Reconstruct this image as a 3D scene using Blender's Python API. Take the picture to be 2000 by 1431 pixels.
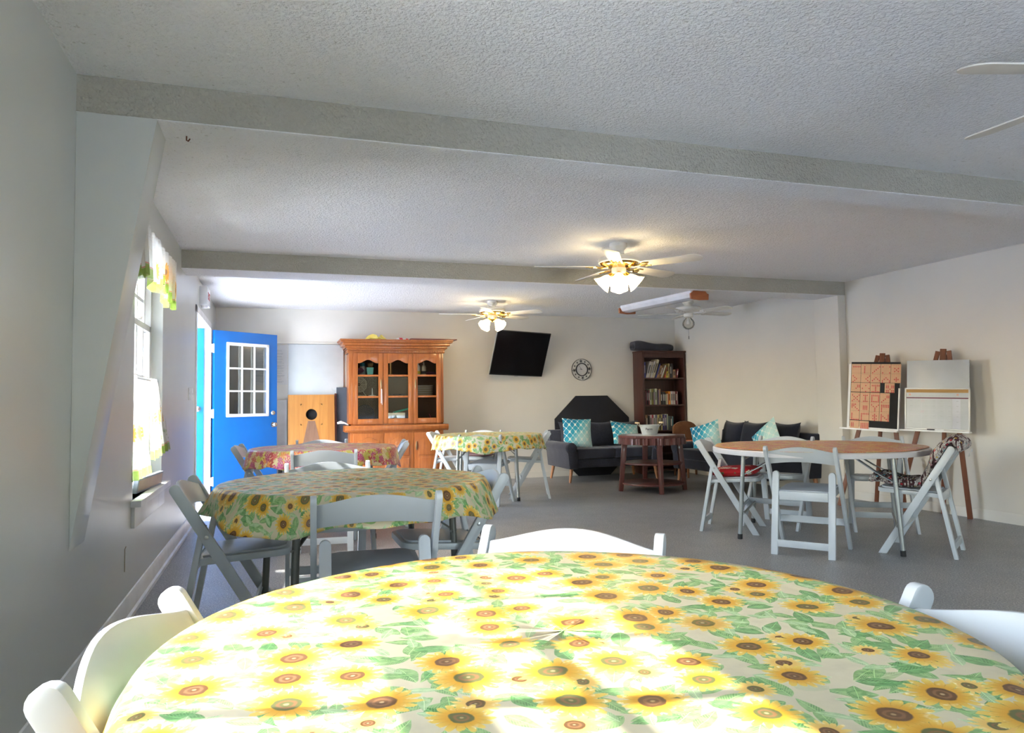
import bpy, bmesh, math, random
from mathutils import Vector, Matrix
from math import sin, cos, pi, radians, sqrt
random.seed(7)
S = bpy.context.scene
for o in list(bpy.data.objects): bpy.data.objects.remove(o)
C = S.collection

# ------------------------------------------------------------------ camera, world, sun, exposure
EYE = 1.10
FPX = 1410.0
cd = bpy.data.cameras.new('camera'); cam = bpy.data.objects.new('camera', cd); C.objects.link(cam)
cd.sensor_width = 36; cd.lens = FPX / 2000 * 36; cd.clip_start = .02; cd.clip_end = 300
def camrot():
    P = Vector((1000, 715.5, 0))
    def d(x, y): return Vector((x - P.x, y - P.y, FPX)).normalized()
    Y = d(537, 793); X = d(5200, 730); X = (X - Y * X.dot(Y)).normalized(); Z = X.cross(Y)
    if Z.y > 0: Z = -Z
    right = Vector((X[0], Y[0], Z[0])); up = -Vector((X[1], Y[1], Z[1])); back = -Vector((X[2], Y[2], Z[2]))
    return Matrix((right, up, back)).transposed().to_4x4()
cam.matrix_world = Matrix.Translation((0, 0, EYE)) @ camrot()
S.camera = cam

S.view_settings.view_transform = 'Standard'; S.view_settings.look = 'None'
S.view_settings.gamma = 1; S.view_settings.use_curve_mapping = False
S.view_settings.exposure = 2.12
S.cycles.use_denoising = True
S.cycles.max_bounces = 14; S.cycles.diffuse_bounces = 8; S.cycles.glossy_bounces = 4
S.cycles.transparent_max_bounces = 12; S.cycles.transmission_bounces = 6
S.cycles.sample_clamp_indirect = 6; S.cycles.caustics_reflective = False; S.cycles.caustics_refractive = False

SUN_AZ, SUN_EL = radians(-14), radians(40)
w = bpy.data.worlds.new('world'); S.world = w; w.use_nodes = True
wn = w.node_tree; bg = wn.nodes['Background']
sky = wn.nodes.new('ShaderNodeTexSky'); sky.sky_type = 'NISHITA'; sky.sun_disc = False
sky.sun_elevation = SUN_EL; sky.sun_rotation = radians(-90) + SUN_AZ; sky.air_density = 1.2; sky.dust_density = 1.5; sky.ozone_density = 1.2
wn.links.new(sky.outputs[0], bg.inputs[0]); bg.inputs[1].default_value = 0.86
sl = bpy.data.lights.new('sun', 'SUN'); sl.energy = 4.0; sl.angle = radians(.53); sl.color = (1, .97, .92)
sun = bpy.data.objects.new('sun', sl); C.objects.link(sun)
sd = Vector((cos(SUN_EL) * cos(SUN_AZ), cos(SUN_EL) * sin(SUN_AZ), -sin(SUN_EL)))
sun.rotation_euler = sd.to_track_quat('-Z', 'Y').to_euler(); sun.location = (-8, 2, 8)
def portal(loc, size, direction):
    l = bpy.data.lights.new('portal', 'AREA'); l.shape = 'RECTANGLE'; l.size, l.size_y = size
    l.cycles.is_portal = True
    o = bpy.data.objects.new('window_portal', l); C.objects.link(o); o.location = loc
    o.rotation_euler = Vector(direction).to_track_quat('-Z', 'Z').to_euler()
for y0, y1 in ((-2.7, -1.6), (.79, 1.89), (4.41, 5.46)): portal((-.89, (y0 + y1) / 2, 1.35), (y1 - y0, 1.5), (1, 0, 0))
portal((-.89, 8.55, 1.03), (1.4, 2.05), (1, 0, 0)); portal((3.1, -3.72, 1.05), (2.0, 2.1), (0, 1, 0))

# ------------------------------------------------------------------ node helpers and materials
class NT:
    def __init__(s, name):
        s.mat = bpy.data.materials.new(name); s.mat.use_nodes = True; s.t = s.mat.node_tree; s.n = s.t.nodes; s.l = s.t.links
        s.b = s.n['Principled BSDF']; s.out = s.n['Material Output']
    def set(s, sock, v):
        if isinstance(v, (int, float)): sock.default_value = v
        elif isinstance(v, tuple):
            sock.default_value = (v + (1,))[:4] if len(sock.default_value) == 4 else v[:3]
        else: s.l.new(v, sock)
    def m(s, op, a, b=0.0, c=0.0, clamp=False):
        n = s.n.new('ShaderNodeMath'); n.operation = op; n.use_clamp = clamp
        s.set(n.inputs[0], a); s.set(n.inputs[1], b); s.set(n.inputs[2], c); return n.outputs[0]
    def add(s, a, b): return s.m('ADD', a, b)
    def mul(s, a, b): return s.m('MULTIPLY', a, b)
    def sub(s, a, b): return s.m('SUBTRACT', a, b)
    def ss(s, x, lo, hi):
        n = s.n.new('ShaderNodeMapRange'); n.interpolation_type = 'SMOOTHSTEP'
        s.set(n.inputs['Value'], x); s.set(n.inputs['From Min'], lo); s.set(n.inputs['From Max'], hi); return n.outputs[0]
    def rng(s, x, a, b, c, d):
        n = s.n.new('ShaderNodeMapRange'); s.set(n.inputs[0], x)
        for i, v in enumerate((a, b, c, d)): s.set(n.inputs[i + 1], v)
        return n.outputs[0]
    def mix(s, f, a, b):
        n = s.n.new('ShaderNodeMix'); n.data_type = 'RGBA'; s.set(n.inputs[0], f); s.set(n.inputs[6], a); s.set(n.inputs[7], b); return n.outputs[2]
    def vm(s, op, a, b=(0, 0, 0), scale=None):
        n = s.n.new('ShaderNodeVectorMath'); n.operation = op; s.set(n.inputs[0], a)
        if op != 'SCALE': s.set(n.inputs[1], b)
        else: s.set(n.inputs['Scale'], scale)
        return n.outputs[0] if op not in ('LENGTH', 'DOT_PRODUCT') else n.outputs['Value']
    def sep(s, v):
        n = s.n.new('ShaderNodeSeparateXYZ'); s.set(n.inputs[0], v); return n.outputs
    def comb(s, x, y, z=0.0):
        n = s.n.new('ShaderNodeCombineXYZ')
        for i, v in enumerate((x, y, z)): s.set(n.inputs[i], v)
        return n.outputs[0]
    def noise(s, v, scale, detail=3, rough=.5, dim='3D', dist=0.0):
        n = s.n.new('ShaderNodeTexNoise'); n.noise_dimensions = dim; s.set(n.inputs['Vector'], v); n.inputs['Scale'].default_value = scale
        n.inputs['Detail'].default_value = detail; n.inputs['Roughness'].default_value = rough; n.inputs['Distortion'].default_value = dist; return n.outputs
    def voro(s, v, scale, rand=1.0, dim='3D', feat='F1'):
        n = s.n.new('ShaderNodeTexVoronoi'); n.voronoi_dimensions = dim; n.feature = feat; s.set(n.inputs['Vector'], v)
        n.inputs['Scale'].default_value = scale; n.inputs['Randomness'].default_value = rand; return n.outputs
    def ramp(s, f, stops, const=False):
        n = s.n.new('ShaderNodeValToRGB'); s.set(n.inputs[0], f); e = n.color_ramp.elements
        if const: n.color_ramp.interpolation = 'CONSTANT'
        while len(e) < len(stops): e.new(.5)
        for i, (p, c) in enumerate(stops): e[i].position = p; e[i].color = tuple(c) + (1,)
        return n.outputs[0]
    def tc(s, k='Object'):
        return s.n.new('ShaderNodeTexCoord').outputs[k]
    def bump(s, h, strength=.3, dist=.002):
        n = s.n.new('ShaderNodeBump'); n.inputs['Strength'].default_value = strength; n.inputs['Distance'].default_value = dist
        s.l.new(h, n.inputs['Height']); s.l.new(n.outputs[0], s.b.inputs['Normal'])
    def fin(s, col=None, rough=None, metal=None, spec=None, **k):
        if col is not None: s.set(s.b.inputs['Base Color'], col)
        if rough is not None: s.set(s.b.inputs['Roughness'], rough)
        if metal is not None: s.b.inputs['Metallic'].default_value = metal
        if spec is not None: s.b.inputs['Specular IOR Level'].default_value = spec
        for kk, v in k.items(): s.set(s.b.inputs[kk.replace('_', ' ')], v)
        return s.mat
_pm = {}
def plain(name, col, rough=.5, metal=0, spec=.5, vary=.06, scale=6):
    """painted / moulded surface: base colour with a little wear mottling"""
    if name in _pm: return _pm[name]
    n = NT(name); f = n.noise(n.tc(), scale, 4)[0]
    c2 = tuple(max(0, x * (1 - vary * 2)) for x in col)
    m = n.fin(n.mix(n.ss(f, .35, .7), col, c2), n.add(n.mul(f, .12), rough - .06), metal, spec)
    _pm[name] = m; return m

def m_wall(name, col, rough=.45, bs=.12):
    n = NT(name); o = n.tc(); f = n.noise(o, 1.3, 3)[0]; g = n.noise(o, 180, 3)[0]
    c2 = (col[0] * .93, col[1] * .94, col[2] * .95)
    n.bump(g, bs, .0015); return n.fin(n.mix(n.ss(f, .35, .75), col, c2), rough)
def m_popcorn(name, col, dark):
    n = NT(name); o = n.tc(); a = n.noise(o, 52, 5, .62)[0]; b = n.noise(o, 17, 2)[0]
    v = n.voro(o, 70)['Distance']
    hh = n.add(n.ss(a, .42, .68), n.mul(n.ss(v, .55, .1), .6))
    spk = n.mul(n.ss(a, .42, .33), n.ss(b, .42, .6))
    n.bump(hh, .7, .008); return n.fin(n.mix(n.mul(spk, .55), col, dark), .9, spec=.1)
WALL = m_wall('painted_wall_cream', (.66, .635, .58))
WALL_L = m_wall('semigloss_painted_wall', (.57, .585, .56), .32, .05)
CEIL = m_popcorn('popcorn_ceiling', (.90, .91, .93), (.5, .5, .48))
BEAM = m_popcorn('textured_beam_shade_paint', (.47, .46, .40), (.45, .42, .36))  # cream beam faces darkened to carry their shade; undersides use the ceiling colour
TRIM = plain('white_trim_paint', (.83, .84, .85), .35)
def m_floor():
    n = NT('speckled_terrazzo'); o = n.tc()
    a = n.noise(o, 120, 1)[0]; a2 = n.noise(n.vm('ADD', o, (3.3, 8.1, 1.7)), 80, 1)[0]; big = n.noise(o, .8, 3)[0]
    base = n.mix(n.ss(big, .3, .7), (.27, .278, .285), (.225, .232, .24))
    c = n.mix(n.ss(a, .60, .66), base, (.46, .46, .455)); c = n.mix(n.ss(a, .40, .35), c, (.10, .105, .11))
    c = n.mix(n.ss(a2, .66, .70), c, (.52, .50, .47))
    return n.fin(c, n.rng(n.noise(o, 5, 3)[0], .3, .7, .33, .40), spec=.5)
FLOOR = m_floor()
RESIN = plain('white_resin', (.50, .545, .58), .32, vary=.02)
PAD = plain('white_vinyl_pad', (.47, .51, .56), .4, vary=.03)
RIVET = plain('steel_rivet', (.45, .47, .47), .3, .9)
LEGM = plain('dark_grey_table_legs', (.15, .157, .143), .4, .3)
LEGS = plain('hammered_steel_legs', (.30, .32, .32), .35, .6)
RUB = plain('black_rubber', (.015, .015, .016), .6)
TOPW = plain('white_blow_moulded_tabletop', (.66, .66, .69), .4, vary=.02)

def voro_local(n, uv, scale, rand, off):
    v = n.vm('ADD', uv, off) if off else uv
    vo = n.voro(v, scale, rand, '2D'); p = vo['Position']; col = n.sep(vo['Color'])
    d = n.vm('SCALE', n.vm('SUBTRACT', v, p), scale=scale)
    x, y, _ = n.sep(d); r = n.m('SQRT', n.add(n.mul(x, x), n.mul(y, y))); a = n.m('ARCTAN2', y, x)
    return x, y, r, a, col
def leaf_mask(n, x, y, ang, L, W):
    ca, sa = n.m('COSINE', ang), n.m('SINE', ang)
    u = n.add(n.mul(x, ca), n.mul(y, sa)); v = n.sub(n.mul(y, ca), n.mul(x, sa))
    t = n.m('DIVIDE', u, L); wd = n.mul(W, n.sub(1.0, n.mul(t, t)))
    wd = n.mul(wd, n.sub(1.0, n.mul(t, .45)))
    return n.ss(n.sub(wd, n.m('ABSOLUTE', v)), -.004, .012), u, v
def m_sunflower(name, bgc, sc=9.3, gold=(.72, .36, .025), yel=(.80, .57, .11)):
    n = NT(name); uv = n.n.new('ShaderNodeUVMap').outputs[0]
    nz = n.noise(uv, 26, 3)[0]; nz2 = n.noise(uv, 90, 3)[0]
    wob = n.vm('SCALE', n.vm('SUBTRACT', n.noise(uv, 14, 2)[1], (.5, .5, .5)), scale=.012)
    uvw = n.vm('ADD', uv, wob)
    c = n.mix(n.ss(nz, .45, .75), bgc, tuple(x * .93 for x in bgc))
    # leaves: three layers of pointed leaves with veins
    for k, (s2, off, L, W, g1, g2, keep) in enumerate(((15.5, (13.1, 6.3, 0), .50, .21, (.12, .32, .09), (.32, .52, .20), .95), (17.0, (3.1, 7.7, 0), .48, .18, (.10, .28, .08), (.30, .50, .18), .9), (14.0, (9.3, 1.2, 0), .46, .19, (.07, .22, .06), (.18, .42, .14), .8), (19.0, (5.5, 4.4, 0), .48, .15, (.30, .48, .22), (.48, .62, .34), .85))):
        x, y, r, a, col = voro_local(n, uvw, s2, .95, off)
        ang = n.mul(col[0], 6.283); mk, u, v = leaf_mask(n, x, y, ang, L, W)
        vein = n.m('ABSOLUTE', n.m('SINE', n.mul(n.sub(u, n.mul(n.m('ABSOLUTE', v), 1.2)), 42)))
        lc = n.mix(n.ss(vein, .75, 1.0), n.mix(n.ss(nz2, .35, .65), g1, g2), g2)
        lc = n.mix(n.ss(n.m('ABSOLUTE', v), .012, .002), lc, tuple(min(1, q * 1.5) for q in g2))
        mk = n.mul(mk, n.ss(col[1], keep, keep - .02)); c = n.mix(n.mul(mk, .9), c, lc)
    # pale half-open blooms then the big heads
    for k, (s2, off, R0, R1, keep) in enumerate(((11.5, (1.7, 2.9, 0), .26, .40, .40), (sc, (0, 0, 0), .36, .55, .9))):
        x, y, r, a, col = voro_local(n, uvw, s2, .62, off)
        R = n.rng(col[0], 0, 1, R0, R1); ph = n.mul(col[1], 6.28)
        k1 = n.m('ABSOLUTE', n.m('COSINE', n.add(n.mul(a, 8.0), ph))); k2 = n.m('ABSOLUTE', n.m('COSINE', n.add(n.mul(a, 5.5), ph)))
        edge = n.mul(R, n.add(.52, n.add(n.mul(n.m('POWER', k1, .7), .34), n.add(n.mul(k2, .10), n.mul(n.sub(nz2, .5), .35)))))
        pm = n.mul(n.ss(n.sub(edge, r), -.006, .02), n.ss(col[2], keep, keep - .01))
        q = n.m('DIVIDE', r, R)
        pc = n.mix(n.ss(q, .85, .35), yel, gold)
        pc = n.mix(n.mul(n.ss(k1, .35, .0), n.ss(q, .3, .6)), pc, (.62, .33, .03))
        pc = n.mix(n.mul(n.ss(nz2, .55, .72), n.ss(q, .45, .8)), pc, (.96, .86, .52))
        if k == 0: pc = n.mix(.35, pc, (.93, .72, .30))
        c = n.mix(pm, c, pc)
        qr = n.add(q, n.mul(n.sub(nz2, .5), .10)); core = n.mul(n.ss(qr, .37, .32), n.ss(col[2], keep, keep - .01))
        cc = n.mix(n.ss(col[1], .62, .64), (.15, .072, .028), (.13, .14, .045))
        cc = n.mix(n.mul(n.ss(qr, .12, .17), n.ss(qr, .25, .20)), cc, (.26, .13, .055))
        cc = n.mix(n.ss(qr, .07, .03), cc, (.45, .33, .17)); c = n.mix(core, c, cc)
    n.bump(n.noise(uv, 9, 3, .5)[0], .25, .008)
    return n.fin(c, .38, spec=.45)
SUNF = m_sunflower('sunflower_print_vinyl', (.66, .59, .40))
SUNF_B = m_sunflower('sunflower_print_vinyl_pale', (.68, .64, .50), 9.5)
def m_maple(name, stops, bgc, red=.5):
    n = NT(name); uv = n.n.new('ShaderNodeUVMap').outputs[0]; nz = n.noise(uv, 80, 3)[0]
    c = bgc
    for k, (s2, off) in enumerate(((13, (0, 0, 0)), (15, (4.4, 2.2, 0)), (12, (8.1, 5.2, 0)), (16, (2.3, 9.9, 0)))):
        x, y, r, a, col = voro_local(n, uv, s2, .8, off)
        an = n.add(a, n.mul(col[1], 6.28)); lob = n.m('POWER', n.m('ABSOLUTE', n.m('COSINE', n.mul(an, 2.5))), 1.3)
        R = n.mul(n.add(.22, n.mul(lob, .36)), n.add(.8, n.mul(nz, .4)))
        mk = n.ss(n.sub(R, r), -.005, .015)
        lc = n.ramp(col[0], stops, True); lc = n.mix(n.ss(lob, .93, 1.0), lc, (.75, .65, .35)); lc = n.mix(n.mul(nz, red), lc, (.35, .06, .08))
        c = n.mix(mk, c, lc)
    n.bump(n.noise(uv, 9, 3)[0], .25, .008)
    return n.fin(c, .36)
MAPLE = m_maple('autumn_leaf_print_vinyl', [(0, (.40, .02, .16)), (.17, (.58, .62, .06)), (.34, (.62, .09, .10)), (.5, (.80, .30, .03)), (.62, (.80, .76, .40)), (.8, (.55, .03, .26)), (.92, (.42, .50, .05))], (.42, .07, .06))
MAPLE_O = m_maple('orange_autumn_print_vinyl', [(0, (.62, .10, .05)), (.2, (.72, .26, .05)), (.38, (.66, .10, .09)), (.55, (.70, .42, .05)), (.7, (.72, .55, .22)), (.82, (.58, .08, .12)), (.93, (.70, .52, .05))], (.66, .24, .08), .15)

def m_wood(name, c1, c2, rough=.4, scale=1.0, axis=2, coat=0.0):
    n = NT(name); o = n.tc(); st = [9.0, 9.0, 9.0]; st[axis] = .7
    v = n.vm('MULTIPLY', o, tuple(x * scale for x in st)); a = n.noise(v, 3.2, 5, .6, dist=1.2)[0]; b = n.noise(n.vm('MULTIPLY', v, (6, 6, 6)), 8, 3)[0]
    f = n.add(n.mul(n.ss(a, .3, .7), .75), n.mul(b, .25)); n.bump(b, .12, .0008)
    return n.fin(n.mix(f, c1, c2), rough, Coat_Weight=coat)
OAK = m_wood('honey_oak', (.37, .120, .026), (.23, .062, .012), .33, coat=.3)
OAK_B = m_wood('dark_oak_back', (.12, .065, .035), (.07, .038, .02), .6)
CHERRY = m_wood('dark_cherry_laminate', (.060, .020, .015), (.034, .011, .009), .4)
MAHOG = m_wood('reddish_mahogany', (.15, .042, .034), (.08, .022, .018), .35, coat=.2)
EASELW = m_wood('easel_brown_wood', (.20, .065, .03), (.12, .038, .018), .45)
PLY = m_wood('stained_plywood', (.40, .18, .038), (.28, .11, .02), .45, .55)
PLYD = m_wood('brown_stain', (.20, .105, .06), (.13, .065, .038), .5)
LEGW = m_wood('sofa_leg_wood', (.36, .17, .08), (.25, .11, .05), .45)
CAPW = m_wood('reddish_wood_cap', (.42, .135, .045), (.30, .085, .03), .45, axis=0)
def m_fabric(name, c, c2):
    n = NT(name); o = n.tc(); a = n.noise(o, 220, 2)[0]; b = n.noise(o, 5, 3)[0]; n.bump(a, .5, .002)
    return n.fin(n.mix(n.ss(n.add(n.mul(a, .6), n.mul(b, .4)), .35, .65), c, c2), .95, spec=.15, Sheen_Weight=.2)
SOFA = m_fabric('charcoal_tweed', (.058, .062, .086), (.028, .031, .045))
SOFA2 = m_fabric('navy_charcoal_tweed', (.026, .029, .044), (.013, .015, .024))
BLANK = m_fabric('dark_grey_fleece', (.055, .058, .072), (.03, .032, .042))
BLACK = plain('matte_black_laminate', (.006, .007, .013), .55, vary=.1)
def m_quatre():
    n = NT('teal_quatrefoil_print'); uv = n.n.new('ShaderNodeUVMap').outputs[0]; x, y, _ = n.sep(uv)
    k = 2 * pi / .085
    X, Y = n.mul(x, k), n.mul(y, k * .8); s1 = n.mul(n.m('SINE', n.mul(X, 1.0)), .0)
    d = n.m('ABSOLUTE', n.add(n.add(n.m('COSINE', X), n.m('COSINE', Y)), n.mul(n.mul(n.m('COSINE', n.mul(X, 2)), n.sub(0.0, 1.0)), .28)))
    d = n.m('ABSOLUTE', n.add(n.add(n.m('COSINE', X), n.m('COSINE', Y)), n.mul(n.sub(n.m('COSINE', n.mul(X, 2)), n.m('COSINE', n.mul(Y, 2))), .18)))
    cell = n.noise(uv, 7, 2)[0]; g = n.ss(n.add(n.mul(x, -1.0), n.mul(y, .7)), .28, -.28)
    base = n.ramp(n.add(n.mul(g, .75), n.mul(cell, .45)), [(.25, (.015, .20, .34)), (.5, (.05, .38, .50)), (.68, (.25, .56, .58)), (.95, (.52, .72, .66))])
    c = n.mix(n.ss(d, .24, .13), base, (.72, .78, .70)); n.bump(n.noise(uv, 200, 2)[0], .3, .001)
    return n.fin(c, .85, spec=.2)
TEAL = m_quatre()
def m_curtain(name='sunflower_curtain_voile', fy=.26, leaf=.6, keep=1.1):
    n = NT(name); uv = n.n.new('ShaderNodeUVMap').outputs[0]; x, y, _ = n.sep(uv)   # y = metres above hem
    c = (.86, .85, .82)
    scr = n.mul(n.ss(n.noise(n.vm('MULTIPLY', uv, (6, 40, 1)), 3, 3)[0], .58, .66), n.ss(y, fy, fy + .05)); c = n.mix(n.mul(scr, .4), c, (.62, .50, .42))
    lx, ly, r, a, col = voro_local(n, n.comb(x, n.mul(y, .0), 0.0), 7.0, .35, None)
    yy = n.mul(n.sub(y, fy), 7.0); r2 = n.m('SQRT', n.add(n.mul(lx, lx), n.mul(yy, yy))); a2 = n.m('ARCTAN2', yy, lx)
    e = n.add(.30, n.mul(n.m('ABSOLUTE', n.m('COSINE', n.mul(a2, 7))), .14))
    kp = n.ss(col[0], keep, keep - .02); c = n.mix(n.mul(kp, n.ss(n.sub(e, r2), -.01, .02)), c, (.85, .48, .08)); c = n.mix(n.mul(kp, n.ss(r2, .15, .12)), c, (.36, .18, .07))
    lf = n.mul(n.ss(n.noise(uv, 22, 2)[0], .50, .54), n.mul(n.ss(y, .17, .14), n.ss(y, .05, .07)))
    c = n.mix(n.mul(lf, leaf), c, (.26, .42, .12)); c = n.mix(n.ss(y, .056, .052), c, n.mix(n.noise(uv, 30, 3)[0], (.22, .34, .05), (.42, .55, .14)))
    c = n.mix(n.mul(n.ss(y, .054, .056), n.ss(y, .063, .061)), c, (.75, .35, .25))
    n.fin(c, .9, spec=.1)
    tl = n.n.new('ShaderNodeBsdfTranslucent'); n.l.new(c, tl.inputs[0]); mx = n.n.new('ShaderNodeMixShader'); mx.inputs[0].default_value = .55
    n.l.new(n.b.outputs[0], mx.inputs[1]); n.l.new(tl.outputs[0], mx.inputs[2])
    tp = n.n.new('ShaderNodeBsdfTransparent'); m2 = n.n.new('ShaderNodeMixShader'); m2.inputs[0].default_value = .22; n.l.new(mx.outputs[0], m2.inputs[1]); n.l.new(tp.outputs[0], m2.inputs[2])
    n.l.new(m2.outputs[0], n.out.inputs[0]); return n.mat
CURT = m_curtain(); CURTV = m_curtain('sunflower_valance_voile', .125, .0, .5)
def m_glass(name, tint=(1, 1, 1), refl=.10, rough=.02, fk=.8):
    n = NT(name); tr = n.n.new('ShaderNodeBsdfTransparent'); tr.inputs[0].default_value = tint + (1,)
    gl = n.n.new('ShaderNodeBsdfGlossy'); gl.inputs[1].default_value = rough
    fr = n.n.new('ShaderNodeLayerWeight'); fr.inputs[0].default_value = .25
    mx = n.n.new('ShaderNodeMixShader'); n.l.new(n.m('MULTIPLY_ADD', fr.outputs['Fresnel'], fk, refl * .3), mx.inputs[0])
    n.l.new(tr.outputs[0], mx.inputs[1]); n.l.new(gl.outputs[0], mx.inputs[2]); n.l.new(mx.outputs[0], n.out.inputs[0]); return n.mat
GLASS = m_glass('window_glass'); CABG = m_glass('cabinet_glass', (.78, .78, .76), .01, .02, .07); GLOBE = m_glass('clear_globe_glass', (.93, .91, .86), .2)
def m_shade():
    n = NT('lit_frosted_shade'); lw = n.n.new('ShaderNodeLayerWeight'); lw.inputs[0].default_value = .35
    z = n.sep(n.tc('Object'))[2]
    col = n.mix(n.ss(lw.outputs['Facing'], .1, .9), (1, .78, .42), (1, .50, .12))
    return n.fin((.9, .85, .75), .4, Emission_Color=col, Emission_Strength=n.rng(lw.outputs['Facing'], .15, .85, 6.0, 1.3))
SHADE = m_shade()
BRASS = plain('polished_brass', (.80, .55, .20), .18, 1.0, vary=.05)
ABRASS = plain('aged_brass', (.28, .20, .11), .4, .9)
CHROME = plain('satin_nickel', (.62, .60, .56), .22, 1.0)
FANW = plain('fan_white_enamel', (.80, .78, .72), .35)
BLUE = plain('bright_blue_door_paint', (.003, .135, .48), .35, vary=.03)
WHITEP = plain('white_plastic', (.82, .83, .84), .35)
SCREEN = plain('tv_screen', (.006, .006, .008), .16, vary=.0)
TVB = plain('tv_bezel', (.02, .02, .022), .3)
PAPER = plain('paper_white', (.62, .62, .62), .8)
WB = plain('whiteboard_enamel', (.43, .46, .485), .3, vary=.03)
GREYT = plain('grey_print', (.42, .44, .46), .8)
SLATE = plain('dark_slate_board', (.045, .06, .085), .7)
INK = plain('dark_ink', (.03, .03, .05), .8)
REDINK = plain('red_ink', (.55, .05, .06), .7)
CARD = plain('tan_card', (.66, .43, .26), .8, vary=.04)
FELT = plain('black_felt', (.02, .02, .022), .9)
ALU = plain('aluminium_frame', (.45, .46, .47), .4, .6)
WICK = m_fabric('brown_wicker', (.20, .085, .035), (.09, .035, .015))
def m_blotch(name, base, spots, sc=9):
    n = NT(name); o = n.tc(); c = base
    for i, (col, lo) in enumerate(spots):
        c = n.mix(n.ss(n.noise(n.vm('ADD', o, (i * 3.1, i * 7.3, i)), sc + i * 3, 3, .55)[0], lo, lo + .03), c, col)
    return n.fin(c, .85)
REDCUSH = m_blotch('red_poinsettia_print', (.50, .012, .02), [((.72, .68, .55), .60), ((.10, .20, .08), .66), ((.75, .7, .6), .68)], 12)
ORCUSH = m_blotch('orange_floral_print', (.55, .10, .03), [((.75, .6, .42), .56)], 18)
def m_bingo():
    n = NT('bingo_card_print_fabric'); o = n.tc(); br = n.n.new('ShaderNodeTexBrick'); d = n.vm('ADD', o, n.vm('SCALE', n.noise(o, 6, 2)[1], scale=.09))
    n.l.new(n.vm('MULTIPLY', d, (1.0, 1.4, 1.2)), br.inputs['Vector']); br.inputs['Scale'].default_value = 16; br.inputs['Mortar Size'].default_value = .012; br.inputs['Bias'].default_value = 0
    br.inputs['Color1'].default_value = (0, 0, 0, 1); br.inputs['Color2'].default_value = (1, 1, 1, 1); br.inputs['Mortar'].default_value = (.3, .3, .3, 1)
    f = n.sep(br.outputs[0])[0]; tx = n.ss(n.noise(o, 120, 2)[0], .5, .56)
    c = n.mix(n.ss(f, .45, .5), (.055, .018, .022), n.mix(n.mul(tx, .65), (.62, .60, .56), (.06, .05, .06)))
    v = n.voro(o, 38); dots = n.ss(v['Distance'], .36, .3); dc = n.ramp(n.sep(v['Color'])[0], [(0, (.55, .02, .04)), (.35, (.5, .25, .28)), (.6, (.7, .5, .04)), (.75, (.02, .35, .5)), (.85, (.05, .02, .03))], True)
    c = n.mix(n.mul(n.mul(dots, .85), n.ss(n.sep(v['Color'])[1], .45, .5)), c, dc); n.bump(n.noise(o, 14, 3)[0], .6, .012)
    return n.fin(c, .8)
BINGO = m_bingo()
def m_stripe():
    n = NT('maroon_striped_cushion'); x = n.sep(n.tc())[0]; s = n.m('SINE', n.mul(x, 360))
    return n.fin(n.mix(n.ss(s, -.2, .2), (.33, .03, .06), (.66, .6, .6)), .9)
STRIPE = m_stripe()
EXTW = plain('added_eave_white', (.75, .76, .77), .7)
GROUND = m_wall('outdoor_concrete', (.78, .78, .76), .9, .3)

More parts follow.
